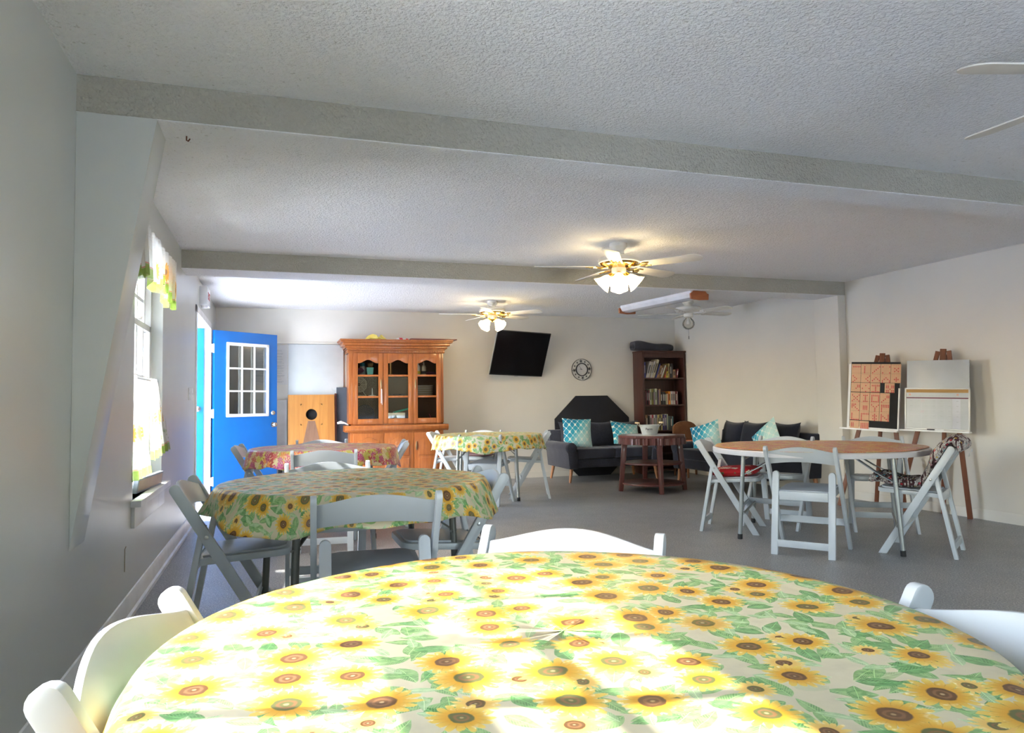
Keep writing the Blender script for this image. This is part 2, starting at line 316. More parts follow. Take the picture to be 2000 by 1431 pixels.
# ------------------------------------------------------------------ geometry helpers
class G:
    def __init__(s): s.v = []; s.f = []; s.mi = []; s.uv = {}; s.cur = 0; s.M = Matrix()
    def at(s, M): s.M = M; return s
    def mat(s, i): s.cur = i; return s
    def addv(s, pts): b = len(s.v); s.v += [s.M @ Vector(p) for p in pts]; return b
    def face(s, idx): s.f.append(tuple(idx)); s.mi.append(s.cur)
    def box(s, x0, x1, y0, y1, z0, z1):
        b = s.addv([(x, y, z) for z in (z0, z1) for y in (y0, y1) for x in (x0, x1)])
        for q in ((0, 2, 3, 1), (4, 5, 7, 6), (0, 1, 5, 4), (2, 6, 7, 3), (0, 4, 6, 2), (1, 3, 7, 5)): s.face([b + i for i in q])
        return s
    def cbox(s, c, d): return s.box(c[0] - d[0] / 2, c[0] + d[0] / 2, c[1] - d[1] / 2, c[1] + d[1] / 2, c[2] - d[2] / 2, c[2] + d[2] / 2)
    def prism(s, poly, a, b, plane='XZ'):
        """poly in a 2D plane, extruded between a and b along the third axis"""
        def P(p, t):
            return {'XZ': (p[0], t, p[1]), 'YZ': (t, p[0], p[1]), 'XY': (p[0], p[1], t)}[plane]
        n = len(poly); k = s.addv([P(p, a) for p in poly] + [P(p, b) for p in poly])
        s.face([k + i for i in range(n)]); s.face([k + n + i for i in reversed(range(n))])
        for i in range(n): j = (i + 1) % n; s.face([k + j, k + i, k + n + i, k + n + j])
        return s
    def bar(s, p, q, w, t, up=(0, 0, 1), taper=1.0):
        p, q = Vector(p), Vector(q); d = (q - p).normalized(); sx = d.cross(Vector(up)); sx = sx.normalized() if sx.length > 1e-6 else Vector((1, 0, 0)); sy = sx.cross(d)
        k = s.addv([p + sx * a * w / 2 + sy * b * t / 2 for a, b in ((-1, -1), (1, -1), (1, 1), (-1, 1))] + [q + sx * a * w * taper / 2 + sy * b * t * taper / 2 for a, b in ((-1, -1), (1, -1), (1, 1), (-1, 1))])
        for f in ((3, 2, 1, 0), (4, 5, 6, 7), (0, 1, 5, 4), (1, 2, 6, 5), (2, 3, 7, 6), (3, 0, 4, 7)): s.face([k + i for i in f])
        return s
    def tube(s, pts, r, n=10, cap=True):
        pts = [Vector(p) for p in pts]; rs = r if isinstance(r, (list, tuple)) else [r] * len(pts); rings = []; up = None
        for i, p in enumerate(pts):
            d = (pts[min(i + 1, len(pts) - 1)] - pts[max(i - 1, 0)]).normalized()
            if up is None: up = Vector((0, 0, 1)) if abs(d.z) < .9 else Vector((1, 0, 0))
            a = d.cross(up).normalized(); up = a.cross(d).normalized()
            rings.append(s.addv([p + (a * cos(2 * pi * j / n) + up * sin(2 * pi * j / n)) * rs[i] for j in range(n)]))
        for i in range(len(pts) - 1):
            for j in range(n): k = (j + 1) % n; s.face([rings[i] + k, rings[i] + j, rings[i + 1] + j, rings[i + 1] + k])
        if cap: s.face([rings[0] + j for j in range(n)]); s.face([rings[-1] + j for j in reversed(range(n))])
        return s
    def lathe(s, prof, n=24, c=(0, 0, 0), cap=True):
        rings = [s.addv([(c[0] + r * cos(2 * pi * j / n), c[1] + r * sin(2 * pi * j / n), c[2] + z) for j in range(n)]) for r, z in prof]
        for i in range(len(prof) - 1):
            for j in range(n): k = (j + 1) % n; s.face([rings[i] + j, rings[i] + k, rings[i + 1] + k, rings[i + 1] + j])
        if cap:
            if prof[0][0] > 1e-5: s.face([rings[0] + j for j in reversed(range(n))])
            if prof[-1][0] > 1e-5: s.face([rings[-1] + j for j in range(n)])
        return s
    def sheet(s, fn, nu, nv, close_u=False):
        """fn(u,v) -> (xyz, uv)"""
        k = len(s.v); uvs = []
        for j in range(nv + 1):
            for i in range(nu if close_u else nu + 1):
                p, t = fn(i / nu, j / nv); s.v.append(s.M @ Vector(p)); uvs.append(t)
        W = nu if close_u else nu + 1
        for j in range(nv):
            for i in range(nu):
                a, b = i, (i + 1) % W; ids = [k + j * W + a, k + j * W + b, k + (j + 1) * W + b, k + (j + 1) * W + a]
                s.uv[len(s.f)] = [uvs[t - k] for t in ids]; s.face(ids)
        return s
def obj(name, g, mats, parent=None, bevel=0, seg=2, smooth=35, kind=None, loc=None):
    me = bpy.data.meshes.new(name); me.from_pydata([tuple(v) for v in g.v], [], g.f)
    for m in (mats if isinstance(mats, (list, tuple)) else [mats]): me.materials.append(m)
    me.polygons.foreach_set('material_index', g.mi)
    if g.uv:
        ul = me.uv_layers.new(name='UVMap')
        for p in me.polygons:
            if p.index in g.uv:
                for li, t in zip(p.loop_indices, g.uv[p.index]): ul.data[li].uv = t
    bm = bmesh.new(); bm.from_mesh(me)
    if not g.uv: bmesh.ops.recalc_face_normals(bm, faces=bm.faces)
    if bevel:
        es = [e for e in bm.edges if len(e.link_faces) == 2 and e.calc_face_angle(0) > .6]
        bmesh.ops.bevel(bm, geom=es, offset=bevel, segments=seg, affect='EDGES', profile=.6, clamp_overlap=True)
    bm.to_mesh(me); bm.free()
    if smooth:
        me.polygons.foreach_set('use_smooth', [True] * len(me.polygons)); me.set_sharp_from_angle(angle=radians(smooth))
    o = bpy.data.objects.new(name, me); C.objects.link(o)
    if parent: o.parent = parent
    if loc: o.location = loc
    if kind: o['kind'] = kind
    return o
def thing(name, label, cat, loc=(0, 0, 0), rz=0, group=None):
    o = bpy.data.objects.new(name, None); o.empty_display_size = .1; C.objects.link(o); o.location = loc; o.rotation_euler = (0, 0, radians(rz))
    o['label'] = label; o['category'] = cat
    if group: o['group'] = group
    return o
def tag(o, label, cat, group=None):
    o['label'] = label; o['category'] = cat
    if group: o['group'] = group
    return o
def dup(root, loc, rz, label=None, group=None):
    r = root.copy(); C.objects.link(r); r.location = loc; r.rotation_euler = (0, 0, radians(rz))
    if label: r['label'] = label
    if group: r['group'] = group
    for ch in list(root.children):
        c = ch.copy(); C.objects.link(c); c.parent = r
        for gg in ch.children: d = gg.copy(); C.objects.link(d); d.parent = c
    return r
def text(name, body, size, mat, parent, M, ext=.0006, align='CENTER'):
    cu = bpy.data.curves.new(name, 'FONT'); cu.body = body; cu.size = size; cu.extrude = ext; cu.align_x = align; cu.align_y = 'CENTER'; cu.materials.append(mat)
    tmp = bpy.data.objects.new('tmp', cu); me = bpy.data.meshes.new_from_object(tmp); bpy.data.objects.remove(tmp); bpy.data.curves.remove(cu)
    o = bpy.data.objects.new(name, me); C.objects.link(o); o.parent = parent; o.matrix_local = M; return o
RX90 = Matrix.Rotation(pi / 2, 4, 'X')

# ------------------------------------------------------------------ room shell
XL, XR, YB, YF, HC = -.736, 6.05, 10.08, -3.6, 2.40
ST = 'structure'
obj('floor', G().box(XL - .16, XR + .12, YF - .12, YB + .12, -.1, 0), FLOOR, kind=ST)
obj('ceiling', G().box(XL - .16, XR + .12, YF - .12, YB + .12, HC, HC + .1), CEIL, kind=ST)
WIN = [(-2.7, -1.6, .60, 2.10), (.79, 1.89, .60, 2.04), (4.41, 5.46, .60, 2.06), (7.665, 9.27, 0, 2.05)]
g = G(); y = YF
for a, b, z0, z1 in WIN:
    g.box(XL - .16, XL, y, a, 0, HC)
    if z0 > 0: g.box(XL - .16, XL, a, b, 0, z0)
    g.box(XL - .16, XL, a, b, z1, HC); y = b
g.box(XL - .16, XL, y, YB, 0, HC); obj('wall_left', g, WALL_L, kind=ST)
obj('wall_back', G().box(XL - .16, XR + .12, YB, YB + .12, 0, HC), WALL, kind=ST)
obj('wall_right', G().box(XR, XR + .12, YF, YB, 0, HC), WALL, kind=ST)
PA, PB = 2.1, 4.1  # unseen glass door opening, added behind the camera for fill light
obj('wall_front', G().box(XL, PA, YF - .12, YF, 0, HC).box(PB, XR, YF - .12, YF, 0, HC).box(PA, PB, YF - .12, YF, 2.1, HC), WALL, kind=ST)
PM = (PA + PB) / 2
pg = obj('window_5', G().box(PA, PB, YF - .09, YF - .03, 2.04, 2.1).box(PA, PB, YF - .09, YF - .03, 0, .06).box(PA, PA + .06, YF - .09, YF - .03, .06, 2.04).box(PB - .06, PB, YF - .09, YF - .03, .06, 2.04).box(PM - .03, PM + .03, YF - .09, YF - .03, .06, 2.04), TRIM, kind=ST)
for a, b in ((PA + .06, PM - .03), (PM + .03, PB - .06)): obj('pane', G().box(a, b, YF - .063, YF - .057, .06, 2.04), GLASS, pg)
# beams
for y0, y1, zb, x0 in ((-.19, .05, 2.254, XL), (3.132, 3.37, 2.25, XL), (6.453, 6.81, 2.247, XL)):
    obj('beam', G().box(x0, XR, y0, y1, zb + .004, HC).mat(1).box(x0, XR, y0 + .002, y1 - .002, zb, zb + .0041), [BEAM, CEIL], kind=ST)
# tapered haunch of the left column and right-hand pier
g = G().prism([(XL, .56), (-.45, 2.254), (XL, 2.254)], 3.132, 3.37, 'XZ'); obj('pillar', g, WALL_L, bevel=.004, kind=ST)
obj('pillar', G().box(5.945, XR, 6.453, 6.83, 0, 2.247), WALL, bevel=.006, kind=ST)
# baseboards
def baseb(name, poly, a, b, plane): obj(name, G().prism(poly, a, b, plane), TRIM, kind=ST)
bp = [(XL, 0), (XL + .028, 0), (XL + .028, .022), (XL + .016, .03), (XL + .014, .095), (XL + .006, .118), (XL, .122)]
baseb('baseboard_left', bp, YF, 7.58, 'XZ'); 
g = G().prism([(XR, 0), (XR - .014, 0), (XR - .014, .075), (XR - .006, .09), (XR, .09)], YF, 6.453, 'XZ').prism([(XR, 0), (XR - .014, 0), (XR - .014, .075), (XR - .006, .09), (XR, .09)], 6.83, YB, 'XZ'); obj('baseboard_right', g, WALL, kind=ST)
obj('baseboard_back', G().prism([(YB, 0), (YB - .014, 0), (YB - .014, .08), (YB - .006, .09), (YB, .09)], XL, XR, 'YZ'), WALL, kind=ST)
obj('trim_1', G().box(XL, .93, YB - .022, YB, 1.932, 1.952), WALL, bevel=.003, kind=ST)
obj('added_eave', G().box(XL - .50, XL - .16, YF - .3, YB + .3, 2.46, 2.56), EXTW, kind=ST)  # unseen eave added to cut high sky light at the windows
obj('ground', G().box(-60, 60, -60, 60, -.3, -.12), GROUND, kind=ST)

# windows: sashes, muntins, glass, sill, apron
def window(n, y0, y1, z0, z1):
    xw = XL - .10; ym = (y0 + y1) / 2; zm = 1.63
    fr = obj('window_%d' % n, G().box(xw - .05, xw + .03, y0, y0 + .035, z0, z1).box(xw - .05, xw + .03, y1 - .035, y1, z0, z1).box(xw - .05, xw + .03, y0, y1, z1 - .035, z1).box(xw - .05, xw + .03, y0, y1, z0, z0 + .03), TRIM, bevel=.003, kind=ST)
    for k, (a, b, xx) in enumerate(((z0 + .03, zm + .02, xw + .005), (zm - .02, z1 - .035, xw - .03))):
        ya, yb = y0 + .035, y1 - .035
        g = G().box(xx, xx + .025, ya, ya + .04, a, b).box(xx, xx + .025, yb - .04, yb, a, b).box(xx, xx + .025, ya, yb, a, a + .04).box(xx, xx + .025, ya, yb, b - .04, b)
        for i in range(1, 4): t = ya + .04 + (yb - ya - .08) * i / 4; g.box(xx + .006, xx + .02, t - .013, t + .013, a + .04, b - .04)
        for q in ((1/3, 2/3) if k == 0 else (.5,)): t = a + .04 + (b - a - .08) * q; g.box(xx + .006, xx + .02, ya + .04, yb - .04, t - .013, t + .013)
        sh = obj('sash', g, TRIM, fr, bevel=.002)
        obj('pane', G().box(xx + .011, xx + .014, ya + .03, yb - .03, a + .03, b - .03), GLASS, sh)
    obj('sash_lock', G().box(xw + .03, xw + .05, ym - .03, ym + .03, zm + .02, zm + .035).box(xw + .035, xw + .06, ym - .008, ym + .008, zm + .03, zm + .05), WHITEP, fr, bevel=.002)
    obj('window_sill', G().box(xw + .03, XL + .052, y0 - .05, y1 + .06, z0 - .035, z0 - .0).box(XL, XL + .018, y0 - .03, y1 + .03, z0 - .15, z0 - .035), TRIM, fr, bevel=.003)
for i, (a, b, z0, z1) in enumerate(WIN[:3]): window(i + 1, a, b, z0, z1)
# doorway in the left wall
g = G().box(XL - .165, XL + .012, 7.585, 7.668, 0, 2.10).box(XL - .11, XL + .012, 9.25, 9.33, 0, 2.10).box(XL - .11, XL + .012, 7.585, 9.33, 2.03, 2.10)
df = obj('trim_2', g, TRIM, bevel=.004, kind=ST)
obj('threshold', G().box(XL - .16, XL, 7.67, 9.25, 0, .012), ALU, df)
# open blue door (hinged at the far jamb), 9-light glazed
def hinge(parent, z, x, y): 
    o = obj('hinge', G().cbox((x, y, z), (.03, .012, .10)).tube([(x + .016, y, z - .055), (x + .016, y, z + .055)], .008, 8), CHROME, parent)
    return o
dr = thing('door_1', 'open bright blue door with nine glass lights swung back towards the wall', 'door', (XL + .035, 9.285, 0), 37.6); dr['kind'] = ST
Wd, Hd, Td = .90, 2.02, .042
wx0, wx1, wz0, wz1 = .165, .765, .98, 1.88
g = G().box(0, wx0, -Td / 2, Td / 2, .012, Hd).box(wx1, Wd, -Td / 2, Td / 2, .012, Hd).box(wx0, wx1, -Td / 2, Td / 2, .012, wz0).box(wx0, wx1, -Td / 2, Td / 2, wz1, Hd)
obj('door_slab', g, BLUE, dr)
fw = .032
for sgn in (-1, 1):
    yy = sorted((sgn * Td / 2, sgn * (Td / 2 + .012)))
    g = G().box(wx0 - .005, wx0 + fw, yy[0], yy[1], wz0, wz1).box(wx1 - fw, wx1 + .005, yy[0], yy[1], wz0, wz1).box(wx0, wx1, yy[0], yy[1], wz0 - .005, wz0 + fw).box(wx0, wx1, yy[0], yy[1], wz1 - fw, wz1 + .005)
    lf = obj('light_frame', g, TRIM, dr, bevel=.003)
    for i in (1, 2):
        t = wx0 + fw + (wx1 - wx0 - 2 * fw) * i / 3; obj('muntin', G().box(t - .01, t + .01, yy[0], yy[1], wz0 + fw, wz1 - fw), TRIM, lf)
        t = wz0 + fw + (wz1 - wz0 - 2 * fw) * i / 3; obj('muntin', G().box(wx0 + fw, wx1 - fw, yy[0], yy[1], t - .01, t + .01), TRIM, lf)
iw, ih = (wx1 - wx0 - 2 * fw) / 3, (wz1 - wz0 - 2 * fw) / 3
for i in range(3):
    for j in range(3): obj('pane', G().box(wx0 + fw + iw * i, wx0 + fw + iw * (i + 1), -.003, .003, wz0 + fw + ih * j, wz0 + fw + ih * (j + 1)), CABG, dr)
kn = obj('knob', G().at(Matrix.Translation((Wd - .065, -Td / 2, .865)) @ RX90).lathe([(.032, 0), (.032, .006), (.012, .01), (.012, .03), (.026, .038), (.03, .052), (.022, .064), (0, .066)], 20).at(Matrix.Translation((Wd - .065, Td / 2, .865)) @ Matrix.Rotation(-pi / 2, 4, 'X')).lathe([(.032, 0), (.032, .006), (.012, .01), (.012, .03), (.026, .038), (.03, .052), (.022, .064), (0, .066)], 20), CHROME, dr)
obj('deadbolt', G().at(Matrix.Translation((Wd - .065, -Td / 2, 1.015)) @ RX90).lathe([(.03, 0), (.03, .01), (.024, .018), (.012, .02), (.012, .03), (0, .03)], 20), CHROME, dr)
obj('door_sweep', G().box(.01, Wd - .01, -Td / 2 - .006, -Td / 2, .004, .035), RUB, dr)
for z in (.22, 1.02, 1.80): obj('hinge', G().box(-.036, -.004, -.012, -.004, z - .05, z + .05).tube([(-.004, -.014, z - .055), (-.004, -.014, z + .055)], .008, 8), WHITEP, dr)
d2 = thing('door_2', 'outer blue door leaf with a small knob seen through the doorway', 'door', (XL - .062, 9.215, 0), 184); d2['kind'] = ST
obj('door_slab', G().box(0, .9, -.02, .02, .01, 2.03), BLUE, d2, bevel=.003)
obj('knob', G().at(Matrix.Translation((.06, .02, 1.08)) @ Matrix.Rotation(-pi / 2, 4, 'X')).lathe([(.03, 0), (.03, .006), (.012, .01), (.012, .03), (.026, .04), (.028, .052), (0, .062)], 16), CHROME, d2)

# ------------------------------------------------------------------ white folding chairs
def make_chair():
    t = thing('folding_chair', '-', 'chair', group=None)
    th = math.atan2(.76, .45); d = Vector((0, .45, -.76)).normalized(); nrm = Vector((0, .76, .45)).normalized()
    for s in (-1, 1):
        xa, xb = sorted((s * .222, s * .246))
        # profile of the long front leg / back post with a rounded top and a flat foot
        top = Vector((0, 0, .745)); ft = Vector((0, .447, 0)); hw = .024
        P = []
        for k in range(9):
            a = pi * k / 8; v = top + nrm * hw * cos(a) - d * hw * sin(a) * .9; P.append((v.y, v.z))
        P += [((ft.y - hw * 1.15), 0), ((ft.y + hw * 1.15), 0)]
        obj('front_leg', G().prism(P, xa, xb, 'YZ'), RESIN, t, bevel=.003)
        # rear leg
        xa, xb = sorted((s * .168, s * .214)); P = []
        dl = Vector((0, .105, .56)).normalized(); nl = Vector((0, .56, -.105)).normalized(); tp = Vector((0, .105, .565)); hw2 = .0135
        g = G(); e = tp
        prof = [(xa, 0), (xb, 0)] ; 
        pts = [(s * .168, 0.0), (s * .214, 0.0), (s * .214, .56)] + [(s * (.191 + .023 * cos(pi * k / 6)), .56 + .023 * sin(pi * k / 6)) for k in range(1, 6)] + [(s * .168, .56)]
        k0 = len(g.v); n = len(pts)
        for off in (-hw2, hw2):
            g.addv([(x, z * (.105 / .56) + off, z) for x, z in pts])
        g.face(range(k0, k0 + n)); g.face(range(k0 + 2 * n - 1, k0 + n - 1, -1))
        for i in range(n): j = (i + 1) % n; g.face([k0 + j, k0 + i, k0 + n + i, k0 + n + j])
        obj('rear_leg', g, RESIN, t, bevel=.003)
        obj('rivet', G().at(Matrix.Translation((s * .246, .128, .535)) @ Matrix.Rotation(s * pi / 2, 4, 'Y')).lathe([(.010, 0), (.010, .002), (.005, .0035), (0, .0035)], 12), RIVET, t)
    # arched, gently dished back panel
    def bp_(u, side):
        x = -.222 + .444 * u; q = 1 - (2 * u - 1) ** 2; y = -.012 * 0 - .028 * q + (.006 if side else -.006)
        return x, y, q
    g = G(); N = 18; k0 = 0
    rows = []
    for side in (0, 1):
        for edge in (0, 1):
            pts = []
            for i in range(N + 1):
                x, y, q = bp_(i / N, side); zt = .728 + .036 * sin(pi * i / N) ** 1.3; zb = .635 + .020 * sin(pi * i / N)
                z = zt if edge else zb; pts.append((x, y + .006 + (.76 - z) * .45 / .76 * .9, z))
            rows.append(g.addv(pts))
    a, b, c_, d_ = rows
    for i in range(N):
        g.face([a + i, a + i + 1, b + i + 1, b + i]); g.face([c_ + i + 1, c_ + i, d_ + i, d_ + i + 1]); g.face([b + i, b + i + 1, d_ + i + 1, d_ + i]); g.face([a + i + 1, a + i, c_ + i, c_ + i + 1])
    g.face([a, b, d_, c_]); g.face([a + N, c_ + N, d_ + N, b + N]); obj('backrest', g, RESIN, t, bevel=.003)
    # seat: frame, apron, pad
    T = Matrix.Translation((0, .075, .405)) @ Matrix.Rotation(radians(3.5), 4, 'X')
    def rr(w, y0, y1, r, n=4):
        p = []
        for cx, cy, a0 in ((w - r, y1 - r, 0), (-w + r, y1 - r, 90)):
            for k in range(n + 1): a = radians(a0 + 90 * k / n); p.append((cx + r * cos(a), cy + r * sin(a)))
        return p + [(-w, y0), (w, y0)]
    obj('seat', G().at(T).prism(rr(.198, 0, .405, .055), 0, .03, 'XY').at(Matrix()).box(-.166, .166, .068, .082, .378, .442), RESIN, t, bevel=.005)
    obj('seat_pad', G().at(T).prism(rr(.172, .03, .385, .05), .03, .040, 'XY'), PAD, t, bevel=.004)
    g = G().at(Matrix()).box(-.17, .17, .004, .022, .055, .104); obj('rear_rail', g, RESIN, t, bevel=.002)
    g = G(); y = .447 - .21 * .45 / .76; g.at(Matrix.Translation((0, y, .21)) @ Matrix.Rotation(-radians(30), 4, 'X')).box(-.222, .222, -.006, .006, -.026, .026); obj('front_rail', g, RESIN, t, bevel=.002)
    return t
def face_rz(deg): return deg - 90
CH = [
 ('A', -.22, 1.26, -10, 'white folding chair between the nearest table and the bare wall, its back lit by sun', 'nearest sunflower table'),
 ('B', .743, 1.782, -129, 'white folding chair on the far side of the nearest table, only its arched back showing', 'nearest sunflower table'),
 ('C', 1.10, .79, 180, 'white folding chair at the near table on the side away from the window wall', 'nearest sunflower table'),
 ('D', -.396, 3.67, -3, 'white folding chair beside the window sill, full side of seat and legs visible', 'second sunflower table'),
 ('E', .37, 2.775, 87, 'white folding chair with its back to the viewer at the second sunflower table', 'second sunflower table'),
 ('F', 1.04, 3.55, 180, 'white folding chair at the second sunflower table on the aisle side', 'second sunflower table'),
 ('G', .30, 4.44, -90, 'white folding chair behind the second sunflower table with a sunlit post tip', 'second sunflower table'),
 ('H', -.31, 6.78, -5, 'white folding chair at the maple-leaf table in front of the blue door', 'maple-leaf table'),
 ('I', .356, 5.66, 85, 'white folding chair with its back to the viewer at the maple-leaf table', 'maple-leaf table'),
 ('J', 1.16, 6.76, 173, 'white folding chair at the maple-leaf table in front of the china hutch', 'maple-leaf table'),
 ('K', .44, 7.37, -92, 'white folding chair behind the maple-leaf table below the cornhole board', 'maple-leaf table'),
 ('L', 1.85, 8.80, -25, 'white folding chair at the far sunflower table next to the hutch', 'far sunflower table'),
 ('M', 2.093, 7.509, 54.5, 'white folding chair with its back to the viewer at the far sunflower table', 'far sunflower table'),
 ('N', 2.499, 8.789, -128, 'white folding chair behind the far sunflower table, holding a striped cushion', 'far sunflower table'),
 ('O', 3.06, 7.99, 162, 'white folding chair at the far sunflower table on the loveseat side', 'far sunflower table'),
 ('P', 3.56, 5.50, -43.5, 'white folding chair holding a red poinsettia cushion', 'bare-rimmed round table'),
 ('Q', 3.505, 4.219, 37.5, 'white folding chair with its back to the viewer at the orange-topped table', 'bare-rimmed round table'),
 ('R', 4.413, 5.481, -148.6, 'white folding chair behind the orange-topped table in front of the long sofa', 'bare-rimmed round table'),
 ('S', 5.0, 5.08, -124, 'white folding chair behind the orange-topped table in front of the bingo easel', 'bare-rimmed round table'),
 ('T', 4.56, 3.885, 124, 'white folding chair draped with a bingo-print cushion', 'bare-rimmed round table')]
ch0 = make_chair(); CHAIR = {}
for i, (k, x, y, f, lab, grp) in enumerate(CH):
    if i == 0: o = ch0; o.location = (x, y, 0); o.rotation_euler = (0, 0, radians(face_rz(f))); o['label'] = lab; o['group'] = 'folding chairs at the ' + grp
    else: o = dup(ch0, (x, y, 0), face_rz(f), lab, 'folding chairs at the ' + grp)
    CHAIR[k] = o

# ------------------------------------------------------------------ round tables and cloths
def make_table(label, cx, cy, R, z, feet, metal, rim, group='round banquet tables'):
    t = thing('round_table', label, 'table', (cx, cy, 0), 0, group)
    zt = z - .004
    obj('tabletop', G().lathe([(0, zt - .045), (R - .03, zt - .045), (R - .004, zt - .042), (R, zt - .036), (R, zt - .008), (R - .006, zt), (0, zt)], 96, cap=False), rim, t)
    F = [Vector((fx - cx, fy - cy, 0)) for fx, fy in feet]; cen = Vector((0, 0, 0))
    for i, f in enumerate(F):
        inn = f * .93
        obj('leg', G().tube([(inn.x, inn.y, zt - .045), (f.x, f.y, .035)], .0165, 12), metal, t)
        obj('rubber_foot', G().tube([(f.x, f.y, .04), (f.x * 1.003, f.y * 1.003, 0)], .019, 12), RUB, t)
    for i, j in ((0, 1), (2, 3)):
        a, b = F[i] * .95, F[j] * .95
        for z_ in (.62, .20): obj('cross_rail', G().tube([(a.x, a.y, z_), (b.x, b.y, z_)], .009, 8), metal, t)
        for a, o2 in ((F[i], F[(3 if i == 0 else 1)]), (F[j], F[(2 if j == 1 else 0)])):
            s0 = a * .955 + Vector((0, 0, .50)); mid = a.lerp(-a, .0); e = a * .45 + Vector((0, 0, zt - .05)); m = s0.lerp(e, .45) + Vector((0, 0, -.012))
            br = obj('brace', G().bar(s0, m, .018, .006).bar(m - (m - s0) * .12, e, .022, .008), metal, t)
            obj('bolt', G().tube([s0 + Vector((-.018, -.018, 0)), s0 + Vector((.018, .018, 0))], .006, 8), RIVET, br)
    return t
make_table('round table under the nearest sunflower cloth', .424, 1.053, .60, .745, [(.15, .75), (.10, 1.30), (.70, .80), (.72, 1.32)], LEGM, TOPW)
make_table('round table with dark grey legs under the second sunflower cloth', .367, 3.52, .61, .745, [(.07, 3.15), (-.05, 3.75), (.83, 3.38), (.72, 3.95)], LEGM, TOPW)
make_table('round table under the purple and lime maple-leaf cloth', .40, 6.40, .60, .745, [(.02, 6.10), (.08, 6.72), (.78, 6.08), (.76, 6.70)], LEGM, TOPW)
make_table('round table under the small sunflower cloth by the far wall', 2.33, 8.0, .605, .745, [(1.84, 7.55), (2.055, 8.25), (2.605, 7.753), (2.82, 8.45)], LEGS, TOPW)
make_table('large round table with exposed white rim and silver legs', 4.115, 4.75, .80, .727, [(3.51, 4.94), (4.08, 5.54), (4.15, 3.98), (4.74, 4.60)], LEGS, TOPW)
def cloth(label, cx, cy, R, z, drop, mat, seed, waves=9, amp=.016, rot=0.0, n=180, flare=.03, dvar=.02):
    rnd = random.Random(seed); ph = [rnd.uniform(0, 6.28) for _ in range(6)]
    def D(th): return drop + dvar * sin(4 * th + ph[0]) + dvar * .5 * sin(7 * th + ph[1]) + .006 * sin(waves * 2 * th + ph[2])
    rads = [0, .15, .3, .45, .6, .72, .82, .9, .96, 1.0]; nt = 11
    def fn(u, v):
        th = 2 * pi * u; j = round(v * (len(rads) + nt - 1))
        if j < len(rads):
            r = R * rads[j] + (.004 if j == len(rads) - 1 else 0); wr = .0016 * sin(9 * r * 8 + 3 * cos(th * 2 + ph[3])) * (rads[j] > 0) + .0012 * sin(th * 6 + ph[4] + r * 14)
            zz = z + .0025 + max(-.001, wr) - (.002 if j == len(rads) - 1 else 0); arc = r
        else:
            t = (j - len(rads) + 1) / nt; d = D(th) * t
            wv = amp * t ** 1.2 * (sin(waves * th + ph[3]) + .55 * sin((waves + 4) * th + ph[4]) + .3 * sin((2 * waves + 1) * th + ph[5]))
            r = R + .010 + .006 * min(1, t * 4) + flare * t + wv; zz = z - .001 - d; arc = R + d
        return (r * cos(th), r * sin(th), zz), (arc * cos(th + rot) + seed * 1.37, arc * sin(th + rot) + seed * .71)
    g = G().sheet(fn, n, len(rads) + nt - 1, True)
    o = obj('tablecloth', g, mat, smooth=60, loc=(cx, cy, 0)); sm = o.modifiers.new('thickness', 'SOLIDIFY'); sm.thickness = .0012; sm.offset = 1
    return tag(o, label, 'tablecloth')
cloth('sunlit cream tablecloth with large sunflowers on the nearest table', .424, 1.053, .60, .745, .17, SUNF, 3, n=240)
cloth('cream sunflower tablecloth with pointed folds on the second table, below the window', .367, 3.52, .61, .745, .130, SUNF, 5, waves=7, amp=.022, rot=1.1, flare=.045, dvar=.022)
cloth('purple, pink and lime maple-leaf vinyl tablecloth before the blue door', .40, 6.40, .60, .745, .150, MAPLE, 7, waves=8, amp=.016, rot=.4, dvar=.03)
cloth('pale tablecloth with small sunflowers on the far table', 2.33, 8.0, .605, .745, .155, SUNF_B, 9, waves=8, amp=.012, rot=.8, dvar=.018)
# right-hand cloth only just covers the top
rnd = random.Random(4)
def fn(u, v):
    th = 2 * pi * u; R = .783 + .010 * sin(3 * th + 1.2) + .012 * sin(7 * th) + .035 * max(0, sin(th - 2.6)) ** 3; r = R * v
    z = .7275 + .002 * (1 + sin(th * 11 + r * 9)) * .5 * v; return (r * cos(th), r * sin(th), z), (r * cos(th), r * sin(th))
o = obj('tablecloth', G().sheet(fn, 140, 12, True), MAPLE_O, smooth=60, loc=(4.115, 4.75, .001)); sm = o.modifiers.new('t', 'SOLIDIFY'); sm.thickness = .0015; sm.offset = 1
tag(o, 'orange and gold leaf-print cloth lying flat, leaving the white table rim bare', 'tablecloth')

# ------------------------------------------------------------------ cushions on chairs
def pillow_g(w, h, t, n=16, p=2.2, pinch=.10, uvo=(0, 0)):
    g = G()
    for side in (1, -1):
        def fn(u, v):
            a, b = 2 * u - 1, 2 * v - 1
            k = ((1 - abs(a) ** p) * (1 - abs(b) ** p)) ** .55
            x = w / 2 * a * (1 - pinch * (1 - abs(a)) * 0 - pinch * (1 - b * b) * abs(a) * .6); y = h / 2 * b * (1 - pinch * (1 - a * a) * .6)
            return (x, y, side * t / 2 * k), (x + uvo[0], y + uvo[1])
        if side == 1: g.sheet(fn, n, n)
        else: g.sheet(lambda u, v: fn(1 - u, v), n, n)
    return g
def on_chair(k, M): return CHAIR[k].matrix_basis.copy() @ M
def place(o, M): o.matrix_world = M; return o
def chairM(k): 
    c = CHAIR[k]; return Matrix.Translation(c.location) @ Matrix.Rotation(c.rotation_euler.z, 4, 'Z')
